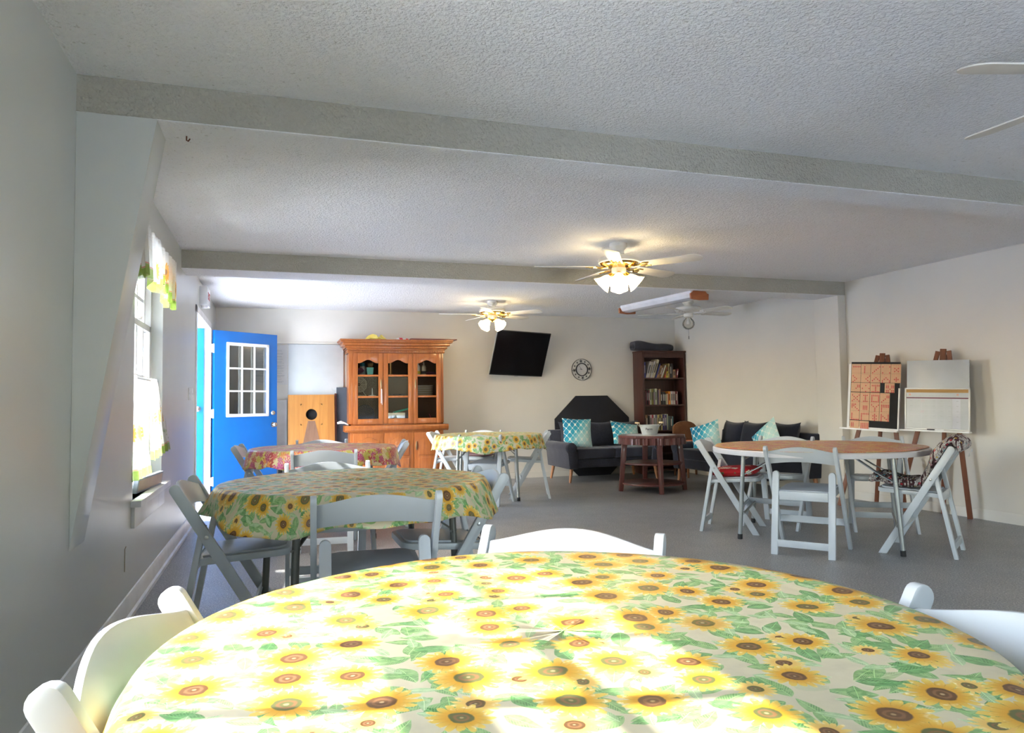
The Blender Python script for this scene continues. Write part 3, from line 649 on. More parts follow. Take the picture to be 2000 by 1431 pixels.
o = obj('seat_cushion', pillow_g(.40, .40, .085, 14, 3, .03), REDCUSH, smooth=60); place(o, chairM('P') @ Matrix.Translation((0, .27, .496)) @ Matrix.Rotation(radians(4), 4, 'X')); tag(o, 'thin red cushion with white poinsettias on a folding chair', 'cushion')
o = obj('seat_cushion', pillow_g(.38, .38, .05, 12, 4, .02), STRIPE, smooth=60); place(o, chairM('N') @ Matrix.Translation((0, .27, .480)) @ Matrix.Rotation(radians(4), 4, 'X')); tag(o, 'thin maroon and white striped cushion on the chair behind the far sunflower table', 'cushion')
# bingo cushion: a pad running over seat, up the back and over the top rail
path = [(.53, .50), (.50, .525), (.44, .515), (.36, .495), (.28, .487), (.21, .492), (.165, .53), (.135, .60), (.10, .68), (.06, .745), (.02, .792), (-.02, .80), (-.045, .775), (-.05, .725)]
def pad_fn(side):
    n = len(path)
    def fn(u, v):
        q = v * (n - 1); i = min(int(q), n - 2); f = q - i; a, b = Vector(path[i]), Vector(path[i + 1]); c = a.lerp(b, f)
        pa = Vector(path[max(i - 1, 0)]); pb = Vector(path[min(i + 2, n - 1)]); tn = ((b - pa) * (1 - f) + (pb - a) * f).normalized(); nn = Vector((-tn.y, tn.x))
        e = 1 - abs(2 * u - 1) ** 6; k = (e * (1 - abs(2 * v - 1) ** 12)) ** .5; lump = 1 + .28 * sin(q * 2.3 + u * 9) * sin(u * 14)
        th = .034 * k * lump * (1 if side > 0 else .75); c2 = c - nn * side * th
        ww = .42 + .14 * min(1, max(0, (q - 6.5) / 1.5)); return ((u - .5) * ww * (1 + .03 * sin(q * 1.7)), c2.x, c2.y), (u * .42, v)
    return fn
g = G(); g.sheet(pad_fn(1), 16, 44); f2 = pad_fn(-1); g.sheet(lambda u, v: f2(1 - u, v), 16, 44)
o = obj('chair_cushion', g, BINGO, smooth=70); place(o, chairM('T')); tag(o, 'bingo-card print cushion draped over seat and back of a folding chair', 'cushion')
for (x, y, z, s, rx, rz) in ((.02, .545, .505, .034, 70, 0), (-.12, .40, .555, .03, 12, 20), (.10, -.087, .72, .03, 90, 180), (-.08, -.087, .70, .03, 90, 180), (.213, .30, .498, .03, 90, 90)):
    text('print_word', 'BINGO', s, PAPER, o, Matrix.Translation((x, y, z)) @ Matrix.Rotation(radians(rz), 4, 'Z') @ Matrix.Rotation(radians(rx), 4, 'X'))

# ------------------------------------------------------------------ ceiling fans
def blade_poly(r0, r1, w0, w1, n=8):
    p = [(r0, -w0 / 2), (r1 - w1 * .45, -w1 / 2)]
    for k in range(1, n): a = -pi / 2 + pi * k / n; p.append((r1 - w1 * .45 + w1 * .45 * cos(a), w1 / 2 * sin(a)))
    return p + [(r1 - w1 * .45, w1 / 2), (r0, w0 / 2)]
def fan(label, x, y, zb, R, angs, lit=True, brass=True, drop=0, motor=True):
    t = thing('ceiling_fan', label, 'ceiling fan', (x, y, HC), 0, 'ceiling fans')
    z = zb - HC; met = BRASS if brass else FANW
    obj('canopy', G().lathe([(.073, 0), (.073, -.025), (.052, -.05), (.045, -.06)], 28), FANW, t)
    obj('motor_housing', G().lathe([(.045, -.055), (.05, z + .075), (.15, z + .07), (.168, z + .055), (.168, z + .028), (.155, z + .016)], 36), FANW, t)
    obj('motor_base', G().lathe([(.160, z + .020), (.150, z + .004), (.11, z - .008), (.07, z - .012), (.06, z - .018)], 36), met, t)
    for a in angs:
        M = Matrix.Rotation(radians(a), 4, 'Z') @ Matrix.Translation((0, 0, z - .004)) @ Matrix.Rotation(radians(-12), 4, 'X')
        b = obj('blade', G().at(M).prism(blade_poly(.20, R, .105, .135), -.003, .003, 'XY'), FANW, t, bevel=.0015)
        g = G().at(M).tube([(.09, 0, -.006), (.14, 0, -.014), (.19, 0, -.008)], [.011, .009, .008], 8).tube([(.18, 0, -.007), (.22, .035, -.007), (.27, .032, -.006)], .007, 6).tube([(.18, 0, -.007), (.22, -.035, -.007), (.27, -.032, -.006)], .007, 6).tube([(.18, 0, -.007), (.25, 0, -.007)], .008, 6)
        obj('blade_bracket', g, met, b)
    obj('switch_housing', G().lathe([(.058, z - .014), (.060, z - .02), (.060, z - .058), (.045, z - .066), (.02, z - .07)], 28), FANW, t)
    if lit:
        fit = obj('light_fitting', G().lathe([(.03, z - .066), (.045, z - .074), (.03, z - .088), (.012, z - .10), (0, z - .105)], 20), met, t)
        for k in range(4):
            a = radians(lit + 90 * k); dx, dy = cos(a), sin(a); tilt = Matrix.Rotation(a, 4, 'Z') @ Matrix.Translation((.056, 0, z - .070)) @ Matrix.Rotation(radians(180 - 47), 4, 'Y')
            obj('lamp_arm', G().at(tilt).lathe([(.014, -.02), (.02, 0), (.026, .018), (.026, .026)], 14), met, t)
            g = G().at(tilt); n = 24; prof = [(.022, .02), (.034, .036), (.045, .06), (.052, .085), (.066, .112), (.076, .128)]
            rings = [g.addv([((r * (1 + (.07 * cos(6 * 2 * pi * j / n) if i > 3 else 0))) * cos(2 * pi * j / n), r * (1 + (.07 * cos(6 * 2 * pi * j / n) if i > 3 else 0)) * sin(2 * pi * j / n), zz) for j in range(n)]) for i, (r, zz) in enumerate(prof)]
            for i in range(len(prof) - 1):
                for j in range(n): q = (j + 1) % n; g.face([rings[i] + j, rings[i] + q, rings[i + 1] + q, rings[i + 1] + j])
            sh = obj('lamp_shade', g, SHADE, t)
            obj('bulb', G().at(tilt).lathe([(.012, .03), (.02, .05), (.024, .07), (.018, .088), (0, .096)], 12, cap=False), SHADE, sh)
        obj('pull_chain', G().tube([(.03, -.05, z - .06), (.03, -.05, z - .17)], .0015, 5).tube([(.03, -.05, z - .17), (.03, -.05, z - .195)], .004, 8), ABRASS, t)
    else:
        obj('lamp_globe', G().lathe([(.035, z - .07), (.04, z - .08), (.062, z - .10), (.078, z - .135), (.078, z - .165), (.06, z - .20), (.03, z - .218), (0, z - .222)], 28, cap=False), GLOBE, t)
        obj('bulb', G().lathe([(.012, z - .07), (.014, z - .10), (.026, z - .13), (.024, z - .155), (0, z - .17)], 14), WHITEP, t)
        obj('pull_chain', G().tube([(0, 0, z - .22), (0, 0, z - .31)], .0012, 5).tube([(0, 0, z - .31), (0, 0, z - .35)], .004, 8), INK, t)
    return t
fan('lit brass and white ceiling fan, larger of the two with glowing shades', 2.69, 5.33, 2.215, .70, [-50, 22, 94, 166, 238], 63)
fan('lit brass and white ceiling fan above and before the tilted television', 2.63, 8.78, 2.235, .68, [-42, 30, 102, 174, 246], 28)
fan('white ceiling fan overhead of which only two blade tips show', 2.70, 1.51, 2.15, .65, [92, 164, 236, 308, 20], 0, False)
f4 = fan('unlit white ceiling fan with a clear glass globe and a pull chain', 5.13, 8.2, 2.25, .66, [2, 74, 146, 218, 290], 0, False)

# ------------------------------------------------------------------ china hutch
HY = 9.66                       # front face
h = thing('china_hutch', 'honey oak china hutch with three arched glass doors', 'cabinet', (0, 0, 0))
X0, X1 = .915, 2.195
obj('base_cabinet', G().box(X0 + .02, X1 - .02, HY - .02, YB - .01, .07, .745), OAK, h, bevel=.004)
obj('plinth', G().box(X0, X1, HY - .035, YB - .01, 0, .085), OAK, h, bevel=.006)
prof = [(YB - .01, .745), (HY - .035, .745), (HY - .045, .76), (HY - .06, .765), (HY - .068, .785), (HY - .068, .812), (HY - .055, .83), (YB - .01, .83)]
obj('counter', G().prism(prof, X0 - .045, X1 + .045, 'YZ'), OAK, h, bevel=.004)
UY = HY + .03                   # upper carcass front
g = G().box(X0 + .01, X0 + .035, UY, YB - .01, .83, 1.80).box(X1 - .035, X1 - .01, UY, YB - .01, .83, 1.80).box(X0 + .01, X1 - .01, UY, YB - .01, 1.775, 1.80).box(X0 + .01, X1 - .01, UY, YB - .01, .83, .85)
g.box(X0 + .005, X0 + .065, UY - .012, UY + .012, .85, 1.80).box(X1 - .065, X1 - .005, UY - .012, UY + .012, .85, 1.80)
obj('upper_cabinet', g, OAK, h, bevel=.002)
obj('back_panel', G().box(X0 + .035, X1 - .035, YB - .03, YB - .012, .85, 1.775), OAK_B, h)
for z in (1.21, 1.49): obj('shelf', G().box(X0 + .036, X1 - .036, UY + .05, YB - .032, z - .009, z + .009), OAK, h)
# crown in mitred steps
g = G()
for dz0, dz1, ex in ((1.79, 1.83, .012), (1.83, 1.85, .022), (1.85, 1.885, .045), (1.885, 1.925, .075), (1.925, 1.945, .105), (1.945, 1.965, .115)):
    g.box(X0 - ex, X1 + ex, UY - .01 - ex, YB - .01, dz0, dz1)
obj('crown_moulding', g, OAK, h, bevel=.006)
g = G()
for i in range(58): x = X0 + .01 + i * (X1 - X0 - .02) / 57.5; g.box(x, x + .012, UY - .032, UY - .018, 1.80, 1.822)
o = obj('dentil_row', g, OAK, h, smooth=0); o['kind'] = 'stuff'
doors = [(.975, 1.368), (1.372, 1.765), (1.769, 2.150)]
def arch(x0, x1, zs, hgt, n=12):
    m = (x0 + x1) / 2; p = []
    for k in range(n + 1): t = k / n; x = x0 + (x1 - x0) * t; p.append((x, zs + hgt * (.5 - .5 * cos(2 * pi * min(max((t - .06) / .88, 0), 1)))))
    return p
for i, (a, b) in enumerate(doors):
    y0, y1 = UY - .032, UY - .012; f = .062; z0, z1 = .845, 1.785; ga, gb = a + f, b - f
    g = G().box(a, ga, y0, y1, z0, z1).box(gb, b, y0, y1, z0, z1).box(ga, gb, y0, y1, z0, z0 + .07)
    g.prism([(ga, z1), (ga, 1.652)] + arch(ga, gb, 1.652, .045)[1:-1] + [(gb, 1.652), (gb, z1)], y0, y1, 'XZ')
    d = obj('door', g, OAK, h, bevel=.0025)
    for z in (1.205, 1.487): obj('muntin', G().box(ga, gb, y0 + .003, y1, z - .013, z + .013), OAK, d, bevel=.003)
    obj('pane', G().box(ga - .006, gb + .006, y1 - .004, y1 - .001, z0 + .066, 1.71), CABG, d)
    if i != 1:
        hx = b - .03 if i == 0 else a + .03
        obj('handle', G().tube([(hx, y0 - .004, 1.32), (hx, y0 - .008, 1.35), (hx, y0 - .004, 1.38), (hx, y0 - .008, 1.41), (hx, y0 - .004, 1.44)], [.003, .009, .012, .009, .003], 8).tube([(hx, y0 - .014, 1.36), (hx, y0 - .018, 1.335), (hx, y0 - .012, 1.31)], .004, 6), ABRASS, d)
    # lower doors with raised arched panels
    y0, y1 = HY - .042, HY - .021; z0, z1 = .10, .725
    d = obj('door', G().box(a, b, y0, y1, z0, z1), OAK, h, bevel=.003)
    for (pz0, pz1, ar) in ((.42, .63, True), (.15, .385, False)):
        pa, pb = a + .06, b - .06
        poly = [(pb, pz0), (pa, pz0)] + ([(pa, pz1)] + arch(pa, pb, pz1, .05)[1:-1] + [(pb, pz1)] if ar else [(pa, pz1), (pb, pz1)])
        obj('raised_panel', G().prism(poly, y0 - .007, y0 + .004, 'XZ'), OAK, d, bevel=.005)
    if i: hx = b - .03 if i == 1 else a + .03
    if i == 2: obj('handle', G().tube([(hx, y0 - .004, .49), (hx, y0 - .008, .52), (hx, y0 - .004, .55), (hx, y0 - .008, .58), (hx, y0 - .004, .61)], [.003, .009, .012, .009, .003], 8), ABRASS, d)
    if i == 0: obj('tassel', G().tube([(b - .028, UY - .045, 1.31), (b - .03, UY - .047, 1.12)], .0035, 6).tube([(b - .02, UY - .045, 1.31), (b - .018, UY - .047, 1.10)], .0035, 6), PAPER, h)
# loose board and cloths on top
tag(obj('wooden_board', G().box(1.72, 2.36, 9.56, 9.86, 1.966, 1.982), MAHOG, bevel=.004), 'thin reddish wooden board overhanging the top of the hutch', 'board')
def crumple(name, c, sx, sy, sz, mat, seed, hang=None):
    r = random.Random(seed); a = [r.uniform(0, 6) for _ in range(5)]
    def fn(u, v):
        x, y = (u - .5) * sx, (v - .5) * sy; e = (1 - (2 * u - 1) ** 4) * (1 - (2 * v - 1) ** 4)
        z = sz * e * (.55 + .25 * sin(9 * u + a[0]) + .25 * sin(11 * v + a[1] + 4 * u) + .15 * sin(23 * u + 17 * v + a[2]))
        x += .02 * sin(13 * v + a[3]); y += .02 * sin(12 * u + a[4])
        if hang and v < hang[0]: t = (hang[0] - v) / hang[0]; y = -(.5 - hang[0]) * sy - .012 + .01 * sin(20 * u); z = .004 - t * hang[1] * (.5 + .5 * sin(pi * u))
        return (x, y, max(z, .003) if not (hang and v < hang[0]) else z), (x, y)
    o = obj(name, G().sheet(fn, 26, 22), mat, smooth=70, loc=c); s = o.modifiers.new('t', 'SOLIDIFY'); s.thickness = .002; return o
YEL = plain('yellow_cloth', (.72, .60, .14), .85); tag(crumple('cloth', (1.27, 9.66, 1.966), .24, .16, .075, YEL, 2), 'crumpled yellow cloth with a dark drawstring on top of the hutch', 'cloth')
def m_flag():
    n = NT('red_white_cloth'); x = n.sep(n.tc())[0]; return n.fin(n.mix(n.ss(n.m('SINE', n.mul(x, 75)), -.1, .1), (.75, .74, .74), (.55, .03, .06)), .85)
tag(crumple('cloth', (1.67, 9.665, 1.966), .30, .16, .03, m_flag(), 6, (.35, .07)), 'red and white striped cloth hanging over the hutch crown', 'cloth')
# contents
TEALP = plain('teal_plastic', (.18, .55, .50), .4); BLUEP = plain('blue_lid_plastic', (.03, .30, .42), .4); PURP = plain('mauve_fabric', (.22, .08, .16), .8); PINK = plain('pink_plastic', (.6, .08, .2), .5)
GOLDC = plain('gold_candle', (.42, .24, .09), .4, .3); CRM = plain('cream_ceramic', (.55, .50, .40), .4); GRN = plain('green_plastic', (.0, .38, .26), .4); CLEARP = m_glass('clear_plastic_bin', (.75, .78, .82), .6)
YL = plain('yellow_label', (.7, .6, .05), .6); WIRE = plain('tan_wire_metal', (.42, .36, .26), .4, .5)
zs = [.85, 1.219, 1.499]; cy = 9.86
o = obj('container', G().prism([(1.17, 1.505), (1.245, 1.505), (1.255, 1.60), (1.16, 1.60)], cy - .12, cy - .03, 'XZ'), TEALP, bevel=.004); tag(o, 'pale teal square tub holding wooden sticks, top shelf of the hutch', 'tub')
for k in range(5): tag(obj('wooden_stick', G().bar((1.19 + k * .012, cy - .075, 1.61), (1.184 + k * .016, cy - .075, 1.655), .008, .006), GOLDC), 'tan wooden stick in the teal tub, ' + ['first', 'second', 'third', 'fourth', 'last'][k] + ' from the blue-lidded jar', 'stick', 'wooden sticks in the teal tub')
tag(obj('jar', G().lathe([(.038, 0), (.04, .02), (.04, .10), (.034, .12)], 18, (1.12, cy, 1.50)).mat(1).lathe([(.037, .12), (.037, .165), (0, .167)], 18, (1.12, cy, 1.50)), [WHITEP, BLUEP]), 'white jar with a blue lid on the top hutch shelf', 'jar')
tag(obj('bundle', pillow_g(.11, .12, .08, 8), PURP, loc=(1.075, cy - .06, 1.56)), 'mauve folded fabric bundle beside the blue-lidded jar', 'fabric')
tag(obj('figurine', G().lathe([(.02, 0), (.025, .05), (.01, .09), (.018, .11), (.02, .125), (0, .14)], 12, (1.02, cy, 1.50)), PINK), 'pink figurine in the corner of the top hutch shelf', 'figurine')
tag(obj('candle', G().lathe([(.03, 0), (.03, .012), (.017, .02), (.017, .22), (0, .225)], 14, (1.50, cy, 1.50)), GOLDC), 'tall gold taper candle behind the middle glass door', 'candle')
for (x, b, l, s_) in ((1.865, WHITEP, 'white pump bottle with a yellow label behind the end glass door', .95), (1.945, CRM, 'cream pump bottle with dark print beside the yellow-labelled one', 1.0)):
    tag(obj('pump_bottle', G().lathe([(.03 * s_, 0), (.032 * s_, .01), (.032 * s_, .11), (.02, .135), (.012, .14), (.012, .17), (0, .172)], 18, (x, cy - .05, 1.50)).tube([(x, cy - .05, 1.67), (x, cy - .05, 1.695), (x - .03, cy - .07, 1.70)], .005, 6).mat(1).lathe([(.0325 * s_, .015), (.0325 * s_, .055)], 18, (x, cy - .05, 1.50), cap=False), [b, YL if b is WHITEP else INK], smooth=40), l, 'bottle')
tag(obj('cloth', pillow_g(.16, .12, .05, 8), PURP, loc=(2.05, cy, 1.525)), 'dark crumpled cloth on the top hutch shelf behind the bottles', 'cloth')
g = G()
for r in (.03, .048, .066, .084, .1): g.tube([(1.075 + r * cos(2 * pi * k / 28), cy, 1.375 + r * sin(2 * pi * k / 28)) for k in range(29)], .005, 6)
for k in range(8): a = 2 * pi * k / 8; g.tube([(1.075 + .02 * cos(a), cy, 1.375 + .02 * sin(a)), (1.075 + .1 * cos(a), cy, 1.375 + .1 * sin(a))], .003, 5)
g.tube([(1.03, cy, 1.29), (1.0, cy - .03, 1.225)], .005, 6).tube([(1.12, cy, 1.29), (1.16, cy - .03, 1.225)], .005, 6).tube([(.98, cy - .03, 1.226), (1.17, cy - .03, 1.226)], .006, 6)
tag(obj('wire_ornament', g, WIRE), 'round tan wire ornament on feet, middle hutch shelf', 'ornament')
tag(obj('ornament', G().lathe([(.05, 0), (.05, .008), (.012, .014), (.008, .03), (.004, .10), (0, .11)], 14, (1.245, cy - .03, 1.22)), WHITEP), 'small white spired ornament beside the wire ornament', 'ornament')
for k in range(9):
    z = 1.2195 + k * .0155; tag(obj('plate', G().lathe([(.05, 0), (.10, .004), (.128, .012), (.126, .014), (.098, .008), (0, .006)], 28, (1.955, cy, z), cap=False), [WHITEP, CRM][k % 2]), ('white' if k % 2 == 0 else 'cream') + ' plate, ' + ['lowest', 'second from bottom', 'third from bottom', 'fourth from bottom', 'middle', 'fourth from top', 'third from top', 'second from top', 'topmost'][k] + ' of the hutch stack', 'plate', 'stacked plates')
tag(obj('black_chain', G().tube([(1.40 + .02 * k, cy + .01 * sin(k * 2.0), 1.232 + .008 * (k % 2)) for k in range(16)], .010, 6), INK), 'black beaded garland lying on the middle hutch shelf', 'garland')
g = G().at(Matrix.Translation((1.15, cy, .98)) @ RX90).lathe([(0, .0), (.06, .004), (.115, .008), (.125, .02), (.12, .03), (.05, .02), (0, .018)], 26); tag(obj('woven_tray', g, INK), 'round black woven tray standing on the bottom hutch shelf', 'tray')
tag(obj('storage_bin', G().prism([(1.46, .852), (1.72, .852), (1.73, .99), (1.45, .99)], 9.80, 9.98, 'XZ'), CLEARP), 'clear plastic bin behind the middle glass door', 'bin')
tag(obj('lid', G().at(Matrix.Translation((1.66, 9.86, 1.015)) @ Matrix.Rotation(radians(-14), 4, 'Y')).box(-.12, .12, -.09, .09, 0, .018), GRN, bevel=.004), 'bright green lid tilted on the clear bin', 'lid')
tag(obj('pump_bottle', G().lathe([(.02, 0), (.022, .07), (.01, .085), (.006, .11), (0, .112)], 14, (1.55, 9.77, .852)), WHITEP), 'small white pump bottle in front of the clear bin', 'bottle')
for k in range(4): tag(obj('magazine', G().at(Matrix.Translation((1.66, 9.77, .856 + k * .012)) @ Matrix.Rotation(radians(6 * k), 4, 'Z') @ Matrix.Rotation(radians(-10), 4, 'Y')).box(-.07, .07, -.05, .05, 0, .009), [PAPER, PURP][k % 2]), 'thin magazine, ' + ['lowest', 'second lowest', 'second highest', 'topmost'][k] + ' of the slanted hutch pile', 'magazine', 'magazines in the hutch')
tag(obj('bowl', G().lathe([(.02, 0), (.05, .03), (.055, .045), (.05, .045), (0, .01)], 18, (1.88, cy, .852)), CRM), 'shallow cream bowl on the bottom hutch shelf', 'bowl')
tag(obj('cup', G().lathe([(.03, 0), (.035, .045), (.03, .045), (0, .01)], 16, (2.05, cy - .03, .852)), CRM), 'cream cup holding a pink straw', 'cup')
tag(obj('straw', G().tube([(2.06, cy - .03, .865), (2.02, cy - .03, .965)], .004, 6), PINK), 'pink straw leaning in the cream cup', 'straw')
# white curved handle at the counter's end
tag(obj('brush', G().tube([(.915, 9.70, .842), (.87, 9.69, .866), (.82, 9.68, .878), (.775, 9.67, .868)], [.007, .010, .020, .014], 10), WHITEP), 'white curved brush sticking out over the counter end of the hutch', 'brush')

# ------------------------------------------------------------------ things against the back wall, beside the hutch
tag(obj('whiteboard', G().box(.168, .885, YB - .030, YB - .005, .62, 1.925), WB, bevel=.002), 'large plain whiteboard fixed to the wall above the cornhole board', 'whiteboard')
t = thing('poster', 'white printed notice with a coloured heading strip behind the blue door', 'poster')
obj('sheet', G().box(-.30, .155, YB - .008, YB - .004, 1.385, 1.912), PAPER, t)
g = G(); r = random.Random(3); z = 1.84
while z > 1.41:
    wd = r.uniform(.06, .20) ; g.box(-.07 - wd, -.07 + wd, YB - .0088, YB - .008, z, z + .004)
    g.box(.05 - wd * .35, .05 + wd * .35, YB - .0088, YB - .008, z, z + .005); z -= r.choice((.012, .012, .013, .028))
obj('print_lines', g, GREYT, t, smooth=0)
tag(obj('panel', G().box(-.50, .150, YB - .05, YB - .03, 0, 1.18), PAPER, bevel=.002), 'plain white panel leaning on the wall under the printed notice', 'panel')
def lean(y0, y1, z1, t): pass
# cornhole board: plywood with a round hole and a brown triangle
t = thing('cornhole_board', 'stained plywood cornhole board with a round hole and brown triangle', 'game board', (.46, 9.80, 0))
t.rotation_euler = (radians(-7), 0, 0)
g = G(); n = 36; W2, Hh, zc, rr_ = .297, 1.255, .992, .073
ring = [(rr_ * cos(2 * pi * k / n), zc + rr_ * sin(2 * pi * k / n)) for k in range(n)]
sq = []
for k in range(n):
    a = 2 * pi * k / n; c, s = cos(a), sin(a); m = .14 / max(abs(c), abs(s)); sq.append((c * m, zc + s * m))
for yy, fl in ((0, False), (.015, True)):
    a0 = g.addv([(p[0], yy, p[1]) for p in ring]); b0 = g.addv([(p[0], yy, p[1]) for p in sq])
    for k in range(n): q = (k + 1) % n; f = [a0 + k, a0 + q, b0 + q, b0 + k]; g.face(f if not fl else f[::-1])
    if not fl: ra = a0
    else:
        for k in range(n): q = (k + 1) % n; g.face([ra + q, ra + k, a0 + k, a0 + q])
for x0, x1, z0, z1 in ((-W2, -.14, 0, Hh), (.14, W2, 0, Hh), (-.14, .14, 0, zc - .14), (-.14, .14, zc + .14, Hh)): g.box(x0, x1, 0, .015, z0, z1)
obj('deck', g, PLY, t, smooth=0)
obj('triangle_inlay', G().prism([(-.045, zc - .085), (.045, zc - .085), (.20, .20), (-.20, .20)], -.0025, .001, 'XZ'), PLYD, t)
obj('hole_backing', G().at(Matrix.Translation((0, .05, zc)) @ RX90).lathe([(0, 0), (.12, 0)], 24), FELT, t)
obj('frame_rail', G().box(-W2, -W2 + .02, .015, .09, 0, Hh).box(W2 - .02, W2, .015, .09, 0, Hh).box(-W2, W2, .015, .09, 0, .02).box(-W2, W2, .015, .09, Hh - .02, Hh), MAHOG, t)
t2 = tag(obj('board', G().at(Matrix.Translation((.775, 9.86, 0)) @ Matrix.Rotation(radians(-6), 4, 'X')).box(-.010, .010, 0, .07, 0, 1.27), MAHOG, bevel=.002), 'narrow reddish board edge standing against the cornhole board', 'board')
t = thing('chalkboard', 'dark slate blue board standing behind the hutch corner', 'board', (.86, 9.95, 0)); t.rotation_euler = (radians(-3), 0, 0)
obj('face', G().box(-.07, .18, 0, .012, 0, 1.345), SLATE, t, bevel=.002)
# octagonal black tabletop leaning behind the loveseat
t = thing('octagonal_tabletop', 'matte black octagonal tabletop standing behind the loveseat', 'tabletop', (4.57, 9.985, 0))
P = [(-.26, 0), (.26, 0), (.61, .34), (.61, .855), (.26, 1.193), (-.26, 1.193), (-.61, .855), (-.61, .34)]
obj('top_panel', G().prism(P, 0, .022, 'XZ'), BLACK, t, bevel=.002); obj('edge_band', G().prism([(x * 1.006, (z - .6) * 1.006 + .6 if z > 0 else 0) for x, z in P], .004, .018, 'XZ'), TVB, t)
t.rotation_euler = (radians(-3), 0, 0)
# clock
t = thing('wall_clock', 'round wall clock with a black leaf-cut rim around a white dial', 'clock', (4.42, YB - .01, 1.592)); 
RM = Matrix.Rotation(pi / 2, 4, 'X'); LT = plain('clock_rim_ivory', (.60, .60, .56), .5); DK = plain('clock_iron', (.02, .022, .03), .5)
obj('rim_plate', G().at(RM).lathe([(.09, 0), (.155, 0), (.155, .008), (.09, .008)], 48, cap=False), LT, t)
obj('outer_ring', G().at(RM).lathe([(.158, -.002), (.163, -.002), (.163, .010), (.158, .010), (.158, -.002)], 48, cap=False), DK, t)
obj('inner_ring', G().at(RM).lathe([(.086, 0), (.100, 0), (.100, .018), (.086, .018), (.086, 0)], 48, cap=False), DK, t)
obj('dial', G().at(RM).lathe([(.088, .006), (0, .007)], 48, cap=False), PAPER, t)
for k in range(12):
    a = 2 * pi * k / 12 + .1; big = k % 3 == 0; M = Matrix.Translation((.127 * cos(a), -.009, .127 * sin(a))) @ Matrix.Rotation(-a, 4, 'Y') @ RM; R_ = .030 if big else .018
    g = G().at(M); g.prism([(R_ * (.62 + .38 * cos(5 * q / 20 * 2 * pi)) * cos(2 * pi * q / 20), R_ * (.62 + .38 * cos(5 * q / 20 * 2 * pi)) * sin(2 * pi * q / 20)) for q in range(20)], 0, .003, 'XY'); obj('leaf', g, DK, t, smooth=0)
for k in range(12): a = 2 * pi * k / 12; text('numeral', str(12 if k == 0 else k), .017, GREYT, t, Matrix.Translation((.068 * sin(a), -.0085, .068 * cos(a))) @ RX90)
obj('hand', G().bar((.004, -.0105, -.006), (-.042, -.0105, .052), .004, .001, (0, 1, 0)), INK, t); obj('hand', G().bar((.006, -.0115, 0), (-.036, -.0115, .008), .006, .001, (0, 1, 0)), INK, t)
# television tilted on a wall bracket
TLp, TRp, BLp = Vector((2.965, 9.63, 2.125)), Vector((3.82, 9.77, 2.098)), Vector((2.868, 9.88, 1.510))
ux = (TRp - TLp).normalized(); uz = (TLp - BLp); uz = (uz - ux * uz.dot(ux)); Hh = uz.length; uz.normalize(); uy = uz.cross(ux); Wt = (TRp - TLp).length
t = thing('television', 'flat black television tilted down on a wall bracket', 'television', (3.35, YB - .02, 1.8))
M = Matrix.Translation(Vector((TLp + (TRp - TLp) * .5 - uz * Hh / 2)) - t.location) @ Matrix((ux, uy, uz)).transposed().to_4x4()
obj('housing', G().at(M).box(-Wt / 2, Wt / 2, .0, .022, -Hh / 2, Hh / 2).box(-Wt * .3, Wt * .3, .02, .055, -Hh * .38, Hh * .2), TVB, t, bevel=.004)
obj('screen', G().at(M).box(-Wt / 2 + .010, Wt / 2 - .010, -.0015, .001, -Hh / 2 + .016, Hh / 2 - .010), SCREEN, t)
obj('silver_trim', G().at(M).box(-Wt / 2 - .003, -Wt / 2, .0, .024, -Hh / 2, Hh / 2).box(-.03, .03, -.004, 0, -Hh / 2 - .008, -Hh / 2 + .003), ALU, t)
cM = M @ Vector((0, .055, -.04)); obj('wall_bracket', G().bar(cM, (0, .01, .0), .04, .03).cbox((0, .01, 0), (.16, .015, .3)).bar(M @ Vector((0, .05, -.15)), (0, .01, -.1), .03, .02), TVB, t)

# ------------------------------------------------------------------ bookcase and books
bx0, bx1, by0, by1 = 5.285, 6.03, 9.76, 10.06
t = thing('bookcase', 'tall dark cherry bookcase in the corner, full of upright and leaning books', 'bookcase', (0, 0, 0))
obj('side_panel', G().box(bx0, bx0 + .035, by0, by1, 0, 1.85), CHERRY, t, bevel=.003); obj('side_panel', G().box(bx1 - .035, bx1, by0, by1, 0, 1.85), CHERRY, t, bevel=.003)
obj('back_panel', G().box(bx0 + .035, bx1 - .035, by1 - .012, by1 - .002, .05, 1.82), CHERRY, t)
obj('top_panel', G().box(bx0 - .008, bx1 + .008, by0 - .012, by1, 1.842, 1.868).box(bx0 + .03, bx1 - .03, by0 - .004, by0 + .02, 1.76, 1.842), CHERRY, t, bevel=.004)
SH = [1.455, 1.045, .655, .30, .07]
for z in SH: obj('shelf', G().box(bx0 + .035, bx1 - .035, by0 + .004, by1 - .012, z - .022, z), CHERRY, t, bevel=.002)
COL = {'dark blue': (.05, .07, .30), 'white': (.55, .53, .50), 'cream': (.58, .52, .36), 'black': (.02, .02, .025), 'tan': (.42, .25, .13), 'brown': (.22, .11, .05), 'olive': (.22, .20, .06), 'red-orange': (.50, .12, .07), 'yellow': (.72, .58, .08),
       'dark grey': (.06, .06, .06), 'burgundy': (.14, .025, .04), 'pale green': (.40, .43, .30), 'violet-grey': (.22, .15, .22), 'orange': (.75, .28, .04), 'light pink': (.50, .36, .38), 'red': (.38, .03, .05), 'navy': (.05, .045, .15), 'gold': (.45, .35, .14), 'sea green': (.10, .28, .32), 'slate green': (.13, .17, .16)}
BM = {k: plain('book_' + k.replace(' ', '_').replace('-', '_'), v, .55, vary=.1) for k, v in COL.items()}
